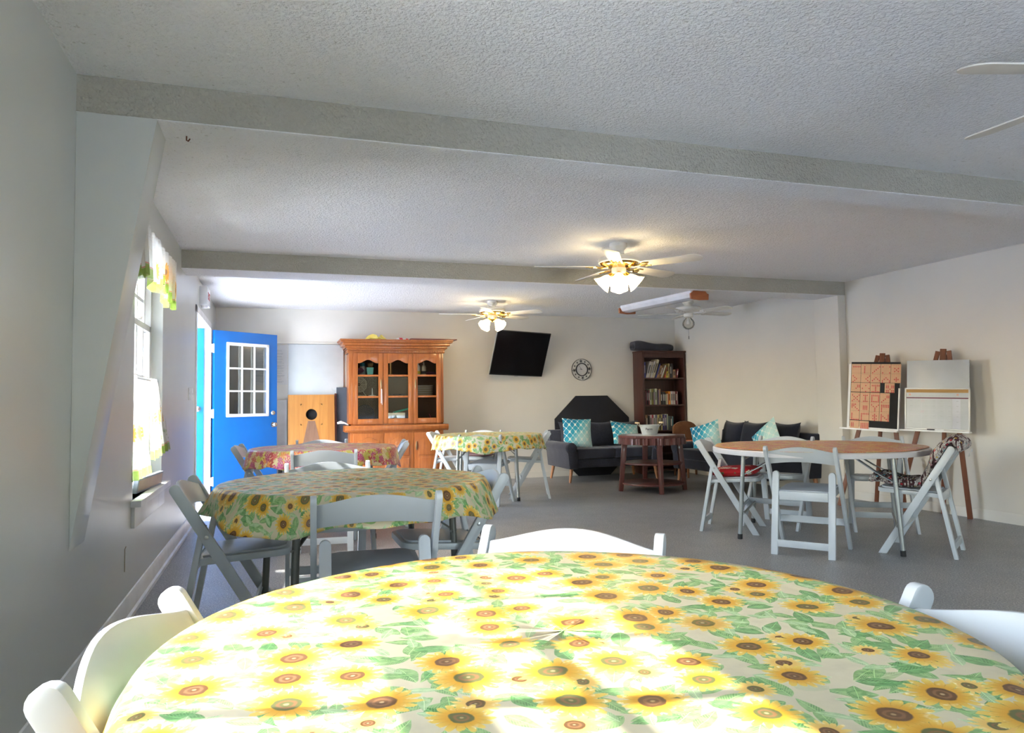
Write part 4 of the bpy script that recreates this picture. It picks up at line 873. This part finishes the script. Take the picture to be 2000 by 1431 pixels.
rows = [
 ('top', 1.455, [('dark blue', .027, .235, 0), ('white', .045, .262, 17), ('cream', .022, .255, 17), ('white', .028, .268, 17), ('cream', .042, .30, 19), ('black', .016, .25, 20), ('dark blue', .014, .23, 20), ('tan', .034, .205, 21), ('brown', .036, .212, 21), ('white', .018, .21, 22), ('olive', .015, .20, 22), ('red-orange', .028, .172, 11), ('yellow', .026, .10, 8), ('gold', .026, .218, 4), ('tan', .012, .16, 2), ('black', .030, .21, 0), ('dark grey', .02, .22, 0), ('tan', .050, .125, 0), ('burgundy', .03, .14, 10)]),
 ('middle', 1.045, [('black', .018, .20, 0), ('burgundy', .018, .215, 0), ('black', .022, .225, 0), ('burgundy', .026, .22, 0), ('pale green', .030, .24, 0), ('olive', .036, .238, 0), ('violet-grey', .018, .19, 0), ('pale green', .038, .243, 0), ('dark grey', .018, .22, 0), ('violet-grey', .018, .225, 0), ('tan', .020, .238, 0), ('black', .035, .19, 0), ('dark grey', .025, .195, 0), ('black', .022, .19, 0), ('pale green', .018, .15, 0), ('cream', .018, .165, 0), ('red', .012, .17, 0), ('orange', .036, .20, 0), ('white', .030, .20, 0), ('light pink', .025, .20, 0), ('white', .025, .198, 0), ('burgundy', .028, .20, 0), ('light pink', .014, .195, 0)]),
 ('lower', .655, [('tan', .022, .235, 0), ('brown', .022, .235, 0), ('black', .018, .23, 0), ('dark grey', .018, .22, 0), ('light pink', .033, .235, 0), ('red', .026, .235, 0), ('white', .030, .235, 0), ('navy', .022, .235, 0), ('cream', .017, .235, 0), ('gold', .026, .235, 0), ('black', .022, .23, 0), ('gold', .032, .235, 0), ('navy', .028, .225, 0), ('light pink', .010, .225, 0), ('navy', .030, .235, 0), ('pale green', .018, .24, 0), ('slate green', .020, .215, 0), ('slate green', .018, .21, 0), ('dark grey', .032, .21, 0), ('sea green', .018, .205, 0)])]
used = set()
for shelf, z, items in rows:
    x = bx0 + .040; seen = {}; tot = {}
    for c, *_ in items: tot[c] = tot.get(c, 0) + 1
    for i, (c, wd, ht, an) in enumerate(items):
        a = radians(an); seen[c] = seen.get(c, 0) + 1
        dp = .16 + .02 * ((i * 7) % 3)
        prev = items[i - 1][0] if i else None; nxt = items[i + 1][0] if i + 1 < len(items) else None
        state = 'leaning' if an > 3 else 'upright'; size = 'short ' if ht < .17 else ('tall ' if ht > .24 else '')
        side = ('between %s and %s' % (prev, nxt)) if prev and nxt else ('beside the %s one at the shelf end' % (nxt or prev))
        lb = '%s%s %s book, %s shelf, %s' % (size, state, c, shelf, side)
        if lb in used: lb += ', further along'
        used.add(lb)
        bt = thing('book', lb, 'book', (x, by0 + .022 + .004 * (i % 3), z + .001), 0, 'books on the %s bookcase shelf' % shelf)
        Mx = Matrix.Rotation(a, 4, 'Y')
        obj('cover', G().at(Mx).box(0, .0022, 0, dp, 0, ht).box(wd - .0022, wd, 0, dp, 0, ht).box(.0, wd, 0, .003, 0, ht), BM[c], bt)
        obj('pages', G().at(Mx).box(.0022, wd - .0022, .003, dp - .004, .003, ht - .003), PAPER, bt)
        if wd > .02: obj('spine_print', G().at(Mx).box(wd * .3, wd * .7, -.0006, 0, ht * .3, ht * .8), BM['white' if c in ('black', 'navy', 'burgundy', 'dark grey', 'red', 'brown', 'dark blue') else 'dark grey'], bt)
        x += wd / cos(a) + .0012 + (.022 if (an and nxt and items[i + 1][3] < an - 6) else 0)
# rolled dark fleece on top
g = G()
def fnb(u, v):
    a = 2 * pi * u; r = 1 + .02 * sin(3 * a + v * 5) + .02 * sin(7 * a + 11 * v); hgt = .078 - .030 * v + .005 * sin(9 * v); e = 1 - (2 * v - 1) ** 14 * .15
    return ((v * .66), .10 * r * math.copysign(abs(cos(a)) ** .55, cos(a)) * e, hgt + hgt * r * math.copysign(abs(sin(a)) ** .55, sin(a)) * e), (u, v)
g.sheet(lambda u, v: fnb(1 - u, v), 24, 18, True)
k0 = g.addv([fnb(1 - i / 24, 0)[0] for i in range(24)]); g.face(range(k0 + 23, k0 - 1, -1)); k0 = g.addv([fnb(1 - i / 24, 1)[0] for i in range(24)]); g.face(range(k0, k0 + 24))
g.tube([(-.006, .07 * (1 - k / 22) * cos(k * .75), .06 + .045 * (1 - k / 22) * sin(k * .75)) for k in range(20)], .007, 6)
o = obj('rolled_blanket', g, BLANK, smooth=60); o.location = (5.20, 9.90, 1.869); tag(o, 'rolled dark grey blanket lying on top of the bookcase', 'blanket')

# ------------------------------------------------------------------ sofas
def sofa(label, x0, x1, y0, y1, mat, ncush, M, seat_h=.46, sh=.20, backh=.76, armw=.16):
    """local: x along the width, front faces -y"""
    t = thing('sofa', label, 'sofa'); t.matrix_world = M; W = x1 - x0; D = y1 - y0
    obj('base', G().box(armw - .01, W - armw + .01, .03, D - .02, sh, .32), mat, t, bevel=.015)
    obj('back_frame', G().prism([(D - .16, sh), (D - .01, sh), (D, .70), (D - .10, .70)], .04, W - .04, 'YZ'), mat, t, bevel=.02)
    cw = (W - 2 * armw) / 2
    for i in range(2): obj('seat_cushion', G().box(armw + cw * i + .003, armw + cw * (i + 1) - .003, .0, D - .20, .322, seat_h), mat, t, bevel=.028, seg=3)
    cw = (W - 2 * armw) / ncush
    for s in (0, 1):
        xa = 0 if s == 0 else W; sg = 1 if s == 0 else -1
        pr = [(xa + sg * .035, sh - .01), (xa + sg * .015, .40)] + [(xa + sg * (.065 + .085 * cos(a)), .475 + .072 * sin(a)) for a in [pi * 1.15 - k * pi * 1.3 / 12 for k in range(13)]] + [(xa + sg * (armw), .40), (xa + sg * armw, sh - .01)]
        obj('armrest', G().prism(pr, -.02, D - .03, 'XZ'), mat, t, bevel=.012)
        obj('arm_front_scroll', G().at(Matrix.Translation((xa + sg * .065, -.02, .475)) @ RX90).lathe([(.075, 0), (.065, .010), (.03, .014), (0, .015)], 20), mat, t)
        for yy in (.05, D - .12): obj('leg', G().tube([(xa + sg * .09, yy, sh - .005), (xa + sg * .06, yy + (.03 if yy > .3 else -.01), 0)], [.026, .016], 12), LEGW, t)
    return t, W, D, armw, cw, seat_h
MS = Matrix.Translation((3.76, 9.12, 0))
t1, W, D, aw, cw, shh = sofa('charcoal tweed loveseat with rolled arms before the black octagon', 0, 1.46, 0, .84, SOFA, 2, MS)
def back_cush(label, M, w, hh, mat, th=.17):
    o = obj('back_cushion', pillow_g(w, hh, th, 16, 3.0, .24), mat, smooth=60); o.matrix_world = M; return tag(o, label, 'cushion', 'dark back cushions on the sofas')
for i, (cx, lab) in enumerate(((.37, 'charcoal back cushion half hidden by a teal cushion on the loveseat'), (.80, 'charcoal square back cushion in the middle of the loveseat'), (1.20, 'charcoal back cushion behind the folded teal cushion on the loveseat'))):
    back_cush(lab, MS @ Matrix.Translation((cx, .60, .625)) @ Matrix.Rotation(radians(78), 4, 'X'), .47, .40, SOFA)
MS2 = Matrix.Translation((5.16, 8.72, 0)) @ Matrix.Rotation(radians(-90), 4, 'Z')
t2_, W, D, aw, cw, shh = sofa('long dark navy sofa with dark cushions along the plain side wall', 0, 1.95, 0, .86, SOFA2, 3, MS2)
for i, (cx, lab) in enumerate(((.52, 'dark navy back cushion next to the upright teal cushion on the long sofa'), (.93, 'dark navy back cushion at the middle of the long sofa'), (1.50, 'dark navy back cushion behind the half-hidden teal cushion'))):
    back_cush(lab, MS2 @ Matrix.Translation((cx, .62, .625)) @ Matrix.Rotation(radians(76), 4, 'X'), .50, .42, SOFA2, .19)
def tealc(label, M, rot=0, w=.43, hh=.43, uvo=(0, 0)):
    o = obj('throw_pillow', pillow_g(w, hh, .13, 16, 2.6, .10, uvo), TEAL, smooth=60); o.matrix_world = M @ Matrix.Rotation(radians(rot), 4, 'Z'); tag(o, label, 'cushion', 'teal quatrefoil cushions')
tealc('teal lattice-print cushion standing upright at the loveseat arm', MS @ Matrix.Translation((.335, .40, .66)) @ Matrix.Rotation(radians(-6), 4, 'Z') @ Matrix.Rotation(radians(72), 4, 'X'), -3)
tealc('teal lattice-print cushion slumped behind the side table', MS @ Matrix.Translation((1.10, .40, .625)) @ Matrix.Rotation(radians(4), 4, 'Z') @ Matrix.Rotation(radians(52), 4, 'X'), -12, .44, .42, (.07, .02))
tealc('teal lattice-print cushion tipped against the end arm of the long sofa', MS2 @ Matrix.Translation((.30, .33, .60)) @ Matrix.Rotation(radians(28), 4, 'Z') @ Matrix.Rotation(radians(70), 4, 'X'), 18, .42, .42, (.02, .05))
tealc('teal lattice-print cushion showing only its corner behind the orange-topped table', MS2 @ Matrix.Translation((1.52, .36, .62)) @ Matrix.Rotation(radians(72), 4, 'X'), 40, .42, .42, (.1, .0))
# wicker basket-back chair in the corner
t = thing('wicker_chair', 'small round-backed brown wicker chair squeezed between bookcase and long sofa', 'chair', (5.78, 9.24, 0), 0)
bk = [(-.19, .30), (-.195, .68)] + [(.195 * cos(a) * (1 if abs(cos(a)) < .9 else 1), .70 + .10 * sin(a)) for a in [pi - k * pi / 10 for k in range(11)]] + [(.195, .68), (.19, .30)]
obj('backrest', G().prism(bk, .16, .21, 'XZ'), WICK, t, bevel=.018); obj('seat', G().box(-.2, .2, -.2, .2, .34, .40), WICK, t, bevel=.02)
for a in (-1, 1):
    for b in (-1, 1): obj('leg', G().tube([(a * .17, b * .17, .35), (a * .18, b * .18, 0)], .016, 8), WICK, t)
tag(obj('seat_cushion', pillow_g(.36, .36, .12, 10), ORCUSH, smooth=60, loc=(5.74, 9.20, .47)), 'orange floral cushion on the wicker chair seat', 'cushion')

# ------------------------------------------------------------------ side table, doily, pail
t = thing('side_table', 'reddish mahogany octagonal side table with two lower shelves', 'table', (4.43, 7.98, 0), 12)
n = 8; R0 = .43
def octo(r, k=8, off=pi / 8): return [(r * cos(2 * pi * i / k + off), r * sin(2 * pi * i / k + off)) for i in range(k)]
obj('tabletop', G().prism(octo(R0, 8), .655, .685, 'XY'), MAHOG, t, bevel=.006)
g = G(); N = 56; a0 = g.addv([]) 
pts = []
for i in range(N * 2): r = .412 if i % 4 < 2 else .386; a = 2 * pi * i / (N * 2); pts.append((r * cos(a), r * sin(a)))
g.prism(pts, .575, .655, 'XY'); obj('fluted_apron', g, MAHOG, t, smooth=20)
for a in (pi / 4 + .32, 3 * pi / 4 + .32, 5 * pi / 4 + .32, 7 * pi / 4 + .32):
    d = Vector((cos(a), sin(a), 0)); obj('leg', G().bar(d * .345 + Vector((0, 0, .575)), d * .40, .062, .062, (cos(a), sin(a), 0), .8), MAHOG, t, bevel=.004)
for z, r in ((.345, .36), (.10, .385)): obj('shelf', G().prism(octo(r, 24, 0), z - .012, z + .008, 'XY'), MAHOG, t, bevel=.003)
tag(obj('doily', G().lathe([(0, .002), (.29, .002), (.30, .0)], 40, (4.40, 7.95, .6855), cap=False), PAPER), 'flat white round doily on the octagonal side table', 'doily')
t = thing('pail', 'white metal pail with wooden side handles on the side table', 'pail', (4.39, 7.96, .688), 0)
PAILW = plain('pail_white_metal', (.62, .66, .66), .35, .3)
obj('body', G().lathe([(.088, 0), (.092, .004), (.122, .115), (.126, .118), (.122, .121), (.118, .116), (.088, .01), (0, .008)], 36, cap=False), PAILW, t)
for s in (-1, 1):
    hd = obj('handle', G().tube([(s * .120, -.03, .10), (s * .165, -.03, .145)], .0035, 6).tube([(s * .120, .03, .10), (s * .165, .03, .145)], .0035, 6), CRM, t); obj('grip', G().tube([(s * .166, -.045, .147), (s * .166, .045, .147)], .011, 10), plain('pale_wood', (.62, .47, .30), .5), hd)
za = math.atan2(-7.96, -4.39); Mt = Matrix.Rotation(za + pi / 2, 4, 'Z') @ Matrix.Translation((0, -.1125, 0)) @ Matrix.Rotation(radians(90 + 14), 4, 'X')
Mt = Matrix.Rotation(za + pi / 2, 4, 'Z')
text('print_word', 'Farm', .042, INK, t, Mt @ Matrix.Translation((-.005, -.1115, .070)) @ Matrix.Rotation(radians(76), 4, 'X') @ Matrix.Translation((0, 0, .003)), .0008)
text('print_word', 'MARKET', .017, GREYT, t, Mt @ Matrix.Translation((-.005, -.104, .038)) @ Matrix.Rotation(radians(76), 4, 'X') @ Matrix.Translation((0, 0, .003)), .0008)

# ------------------------------------------------------------------ easels and boards
def easel(label, L, Rr, rear, top, zt):
    t = thing('easel', label, 'easel'); L, Rr, rear = Vector((*L, 0)), Vector((*Rr, 0)), Vector((*rear, 0)); top = Vector(top); d = (Rr - L).normalized()
    obj('leg', G().bar(L, top - d * .045, .042, .022, (d.y, -d.x, 0), .9), EASELW, t, bevel=.002)
    obj('leg', G().bar(Rr, top + d * .045, .042, .022, (d.y, -d.x, 0), .9), EASELW, t, bevel=.002)
    obj('leg', G().bar(rear, top + Vector((.03, .01, -.03)), .038, .022, (d.y, -d.x, 0), .9), EASELW, t, bevel=.002)
    obj('mast', G().bar(top - Vector((0, 0, .5)) + (L + Rr - 2 * Vector((top.x, top.y, 0))) * .5 * .33, top + Vector((0, 0, .02)), .05, .018, (d.y, -d.x, 0)), EASELW, t, bevel=.002)
    m = (L + Rr) / 2; c = m.lerp(Vector((top.x, top.y, 0)), zt / top.z); c.z = zt
    return t, d, c
def board_frame(M, d_top, cen_bot, z0):
    pass
# plane of each board: bottom edge points and a lean towards the wall
def plane_M(bl, br, tl):
    E0 = Vector((0, 0, EYE)); bl, br, tl = [E0 + (Vector(q) - E0) * .986 for q in (bl, br, tl)]; x = (br - bl).normalized(); z = tl - bl; z = (z - x * z.dot(x)); hh = z.length; z.normalize(); y = z.cross(x)
    return Matrix.Translation(bl) @ Matrix((x, y, z)).transposed().to_4x4(), (br - bl).length, hh
te, d, c = easel('brown wooden easel holding the bingo pattern board', (5.53, 6.08), (5.80, 5.52), (5.95, 6.02), (5.885, 5.80, 1.535), .77)
M1, BW, BH = plane_M((5.668, 6.098, .795), (5.862, 5.628, .768), (5.735, 6.02, 1.478))
b = thing('bingo_board', 'black board in a white frame covered with tan bingo pattern cards', 'board')
obj('backing', G().at(M1).box(.03, BW, 0, .012, .02, BH), FELT, b)
obj('frame', G().at(M1).box(BW - .004, BW + .008, -.006, .018, 0, BH * .62).box(0, BW, .012, .02, 0, BH * .97), WHITEP, b)
tr = obj('tray', G().at(M1).box(-.05, BW + .01, -.045, .02, -.012, .004), WHITEP, te, bevel=.002)
pat = {'T': '11111/00000/00000/00000/00000', 'V2': '01000/01000/01000/01000/01000', 'D': '00001/00010/00100/01000/10000', 'C': '10001/00000/00000/00000/10001', 'x': '00000/01010/00100/01010/00000',
 '<': '10000/01000/00100/01000/10000', '>': '00001/00010/00100/00010/00001', '^': '00000/00100/01010/10001/00000', 'A': '00000/00100/01010/10001/10001', 'p': '00000/00100/01110/00100/00000', 'k': '00011/00011/00100/00000/00000',
 'd': '00100/00000/10001/00000/00100', 'I': '11111/00100/00100/00100/11111', '4': '11011/11011/00100/11011/11011', 'X': '10001/01010/00100/01010/10001', 'i': '01110/00100/00100/00100/01110', 'O': '11111/10001/10001/10001/11111',
 'q': '00011/00011/00100/01000/10000', 'r': '11100/11000/10100/00010/00001', 'b': '00000/01110/01110/01110/00000', 'Y': '10001/01010/00100/00100/00100', 'F': '11111/11111/10000/10000/10000', 'L': '10000/10000/10000/10000/11111',
 'G': '11111/10000/10000/10000/10000', '+': '00100/01110/00100/01110/00100', 'N': '10001/11001/10101/10011/10001', 's': '11000/11000/11000/00000/00000', '#': '11111/11111/11111/11111/11111'}
lay = [['T', 'V2', 'D', 'C', 'x'], ['<', '>', '^', 'A', 'p'], ['k', 'd', 'I', None, '4'], ['X', 'i', 'O', 'q', None], ['r', 'b', 'Y', 'F', None], ['L', 'G', '+', 'N', None], ['s', '#', None, None, None]]
cw_, chh = .0925, .0945
for r_, row in enumerate(lay):
    for c_, kk in enumerate(row):
        if not kk: continue
        x = .036 + c_ * (cw_ + .004) + (.0 if not (kk == '4') else -.055); z = BH - .018 - (r_ + 1) * (chh + .001) + (.0 if r_ < 2 else -.003) + .002 * ((c_ * 3 + r_) % 3)
        if x + cw_ > BW + .03: x = BW + .03 - cw_
        g = G().at(M1).box(x, x + cw_, -.0035, -.001, z, z + chh - .002)
        g.mat(1)
        for i, line in enumerate(pat[kk].split('/')):
            for j, chv in enumerate(line):
                px, pz = x + .012 + j * .0165, z + chh - .030 - i * .0150
                if chv == '1': g.prism([(px + .006 + .0068 * cos(q * pi / 3), pz + .0068 * sin(q * pi / 3)) for q in range(6)], -.0042, -.0036, 'XZ')
                else: g.box(px + .001, px + .012, -.0040, -.0036, pz - .001, pz + .0012)
        for j in range(5): px = x + .012 + j * .0165; g.box(px + .001, px + .010, -.0040, -.0036, z + chh - .016, z + chh - .0125)
        obj('bingo_card', g, [CARD, REDINK], b, smooth=0)
te2, d, c = easel('brown wooden easel holding the whiteboard and calendar', (5.68, 5.50), (5.955, 4.955), (6.0, 5.27), (5.925, 5.13, 1.53), .77)
M2, CW_, CH2 = plane_M((5.722, 5.412, .800), (5.945, 4.908, .785), (5.748, 5.385, 1.194))
w2 = thing('whiteboard', 'plain white marker board standing on the easel above the calendar', 'whiteboard')
obj('panel', G().at(M2).box(.015, CW_ - .01, .014, .024, .02, .645), WB, w2, bevel=.002)
cl = thing('calendar', 'large month calendar in a grey frame on the easel tray', 'calendar')
obj('frame', G().at(M2).box(0, CW_, .0, .012, 0, .016).box(0, CW_, 0, .012, CH2 - .012, CH2).box(0, .014, 0, .012, 0, CH2).box(CW_ - .014, CW_, 0, .012, 0, CH2), ALU, cl, bevel=.002)
obj('page', G().at(M2).box(.012, CW_ - .012, .004, .010, .014, CH2 - .012), WB, cl)
obj('cork_strip', G().at(M2).box(.014, CW_ - .014, .002, .004, CH2 - .044, CH2 - .014), plain('cork', (.45, .27, .10), .9), cl)
PW = CW_ - .03; obj('header_bar', G().at(M2).box(.015, CW_ - .015, .003, .004, CH2 - .098, CH2 - .088), plain('plum_print', (.15, .03, .06), .7), cl)
g = G().at(M2)
for r_ in range(5):
    for c_ in range(7): x = .035 + c_ * PW / 8.0 + .03; z = CH2 - .122 - r_ * .047; g.box(x - .018, x, .0032, .0038, z, z + .004)
for i in range(9): x = .13 + i * .027; g.box(x, x + .007, .0032, .0038, CH2 - .075, CH2 - .069)
obj('date_marks', g, GREYT, cl, smooth=0)
g = G().at(M2)
for r_ in range(1, 5): z = CH2 - .105 - r_ * .047; g.box(.02, CW_ - .02, .0035, .0039, z, z + .0008)
for c_ in range(1, 8): x = .015 + c_ * PW / 8; g.box(x, x + .0008, .0035, .0039, .02, CH2 - .1)
obj('grid_lines', g, plain('pale_print', (.55, .56, .60), .8), cl, smooth=0)
g = G().at(M2).box(.015 + PW / 8 * 6, .015 + PW / 8 * 7, .0036, .0039, .02, CH2 - .1); obj('weekend_column', g, plain('pale_grey_print', (.55, .57, .62), .8), cl, smooth=0)
for x in (.045, PW - .07): obj('printed_flower', G().at(M2 @ Matrix.Translation((x, .0035, CH2 - .062)) @ RX90).prism([(.014 * (.7 + .3 * cos(5 * q * pi / 10)) * cos(q * pi / 10), .014 * (.7 + .3 * cos(5 * q * pi / 10)) * sin(q * pi / 10)) for q in range(20)], 0, .0006, 'XY'), plain('peach_print', (.6, .35, .28), .8), cl, smooth=0)
g = G().at(M2 @ Matrix.Translation((.0, .003, 0)))
for (x, z) in ((.135, CH2 - .125), (.13, CH2 - .222)):
    for k in range(6): g.bar((x + .006 * k, 0, z - .012 * (k % 2)), (x + .006 * k + .012, 0, z + .012), .0012, .0006)
obj('red_scribble', g, plain('faint_red_pen', (.6, .3, .35), .8), cl, smooth=0)
obj('tray', G().at(M2).box(-.035, CW_ + .005, -.045, .03, -.014, .0), WHITEP, te2, bevel=.002)
tag(obj('marker', G().at(M2).tube([(.20, -.02, .006), (.26, -.02, .006)], .0055, 8), INK), 'black marker pen on the calendar easel tray', 'marker')
tag(obj('marker', G().at(M2).tube([(.27, -.025, .006), (.34, -.02, .006)], .0055, 8), WHITEP), 'white marker pen beside the black one on the easel tray', 'marker')

# ------------------------------------------------------------------ ceiling light, exit sign, wall bits
A, B = Vector((4.23, 6.53, 0)), Vector((4.04, 7.82, 0)); ax = (B - A); Lf = ax.length; ang = math.atan2(ax.y, ax.x)
t = thing('fluorescent_light', 'long white ceiling light with reddish wooden end caps', 'ceiling light', (A.x, A.y, 2.247), math.degrees(ang) - 90)
P = [(-.105, -.0), (-.105, -.03), (-.08, -.065), (-.03, -.078), (.03, -.078), (.08, -.065), (.105, -.03), (.105, 0)]
obj('diffuser', G().prism(P, .02, Lf - .02, 'XZ'), plain('ribbed_acrylic', (.78, .80, .86), .25), t)
P = [(-.122, -.028), (-.118, -.088), (0, -.097), (.118, -.088), (.122, -.028), (.10, -.022), (.08, 0), (-.08, 0), (-.10, -.022)]
for a in (0, Lf - .02): obj('end_cap', G().prism(P, a, a + .02, 'XZ'), CAPW, t, bevel=.003)
t = thing('exit_sign', 'white boxy exit sign with emergency light high on the wall over the doorway', 'exit sign', (XL, 8.12, 2.15))
obj('housing', G().box(0, .075, -.16, .16, .0, .19), WHITEP, t, bevel=.006)
obj('lamp_head', G().at(Matrix.Translation((.045, -.10, .0))).lathe([(.03, -.03), (.035, -.005), (.02, .005)], 14), WHITEP, t)
text('letters', 'EXIT', .11, REDINK, t, Matrix.Translation((.077, 0, .095)) @ Matrix.Rotation(pi / 2, 4, 'Z') @ RX90)
for k, y in enumerate((7.08, 7.20, 7.32)):
    t = thing('light_switch', ('white light switch plate, nearest of three beside the doorway', 'white light switch plate, middle of three beside the doorway', 'white light switch plate, closest to the door frame')[k], 'light switch', (XL, y, 1.22))
    obj('plate', G().box(0, .006, -.035, .035, -.057, .057), WHITEP, t, bevel=.002); obj('toggle', G().box(.006, .016, -.005, .005, -.004, .014), WHITEP, t)
tag(obj('wire', G().tube([(XL + .004, 4.196, .26), (XL + .004, 4.196, .375), (XL + .006, 4.215, .385)], .0022, 6), WIRE), 'short bent wire sticking to the wall below the window', 'wire')
tag(obj('hook', G().tube([(-.36, 3.29, 2.25), (-.36, 3.288, 2.232), (-.352, 3.28, 2.226), (-.345, 3.278, 2.236)], .003, 6), EASELW), 'small rusty hook under the nearest beam', 'hook')

# ------------------------------------------------------------------ curtains at the visible window
def curtain(label, cat, name, fn, nu, nv, grp=None):
    o = obj(name, G().sheet(fn, nu, nv), CURTV if name == 'valance' else CURT, smooth=80); return tag(o, label, cat, grp)
# valance: straight part with jabot tiers at the far end
def fv(u, v):
    y = 3.98 + 1.12 * u; tail = max(0, (u - .66) / .34); tailn = 0
    L = .31 + .03 * sin(2 * pi * u * 2.2 + 1)
    zt = 2.10 - .03 * tail + .008 * sin(40 * u); z = zt - L * v
    x = -.662 + .022 * sin(2 * pi * u * 9) * (.3 + .7 * v) 
    return (x, y, z), (u * 1.6, L * (1 - v))
curtain('sunflower valance with a green hem along the top of the window', 'valance', 'valance', fv, 110, 16)
tj = thing('jabot', 'gathered tail of the valance with stepped green hems', 'valance', (0, 0, 0))
for k in range(4):
    def fj(u, v, k=k):
        y = 4.78 + .08 * k + (.34 - .08 * k) * u; L = .22 + .030 * k; z = 2.07 - .01 * k - L * v - .03 * (1 - u) * 0; x = -.655 + .010 * k + .016 * sin(2 * pi * u * (3 - k * .4))
        return (x, y, z + .05 * (1 - u) * v * 0), (u * .5 + k, L * (1 - v))
    obj('tier', G().sheet(fj, 26, 12), CURTV, tj, smooth=80)
obj('valance_rod', G().tube([(XL, 3.98, 2.085), (-.672, 3.98, 2.085), (-.672, 5.12, 2.085), (XL, 5.12, 2.085)], .006, 8), WHITEP, tj)
def cafe(y_top0, y_top1, y_bot0, y_bot1, zt, zb0, zb1, seed):
    def f(u, v):
        ya = y_top0 + (y_top1 - y_top0) * u; yb = y_bot0 + (y_bot1 - y_bot0) * u; zb = zb0 + (zb1 - zb0) * u; e = v ** .85
        y = ya + (yb - ya) * e; z = zt + (zb - zt) * v
        x = -.762 + .030 * v + .020 * sin(2 * pi * u * 5 + seed) * (.35 + .65 * v)
        return (x, y, z), (u * .55 + seed, (zt - zb) * (1 - v))
    return f
curtain('white sunflower cafe curtain panel flaring out beyond the window edge', 'curtain', 'curtain', cafe(5.12, 5.40, 5.02, 5.74, 1.29, .77, .80, 1.0), 60, 26, 'cafe curtain panels')
curtain('white sunflower cafe curtain panel on the near half of the window', 'curtain', 'curtain', cafe(4.43, 4.62, 4.38, 4.93, 1.29, .70, .70, 3.0), 50, 26, 'cafe curtain panels')
o = obj('curtain_rod', G().tube([(-.764, 4.41, 1.275), (-.764, 5.46, 1.275)], .006, 8), WHITEP); tag(o, 'thin white cafe curtain rod across the window', 'curtain rod')
tag(obj('picture_frame', G().at(Matrix.Translation((-.75, 5.0, .601)) @ Matrix.Rotation(radians(-6), 4, 'Z') @ Matrix.Rotation(radians(8), 4, 'Y')).box(-.012, .012, -.28, .28, 0, .085).mat(1).box(.012, .013, -.26, .26, .01, .075), [plain('blue_grey_block', (.35, .40, .50), .5), plain('pale_plaque', (.55, .42, .36), .5)], bevel=.001), 'long narrow plaque lying on edge on the window sill', 'plaque')
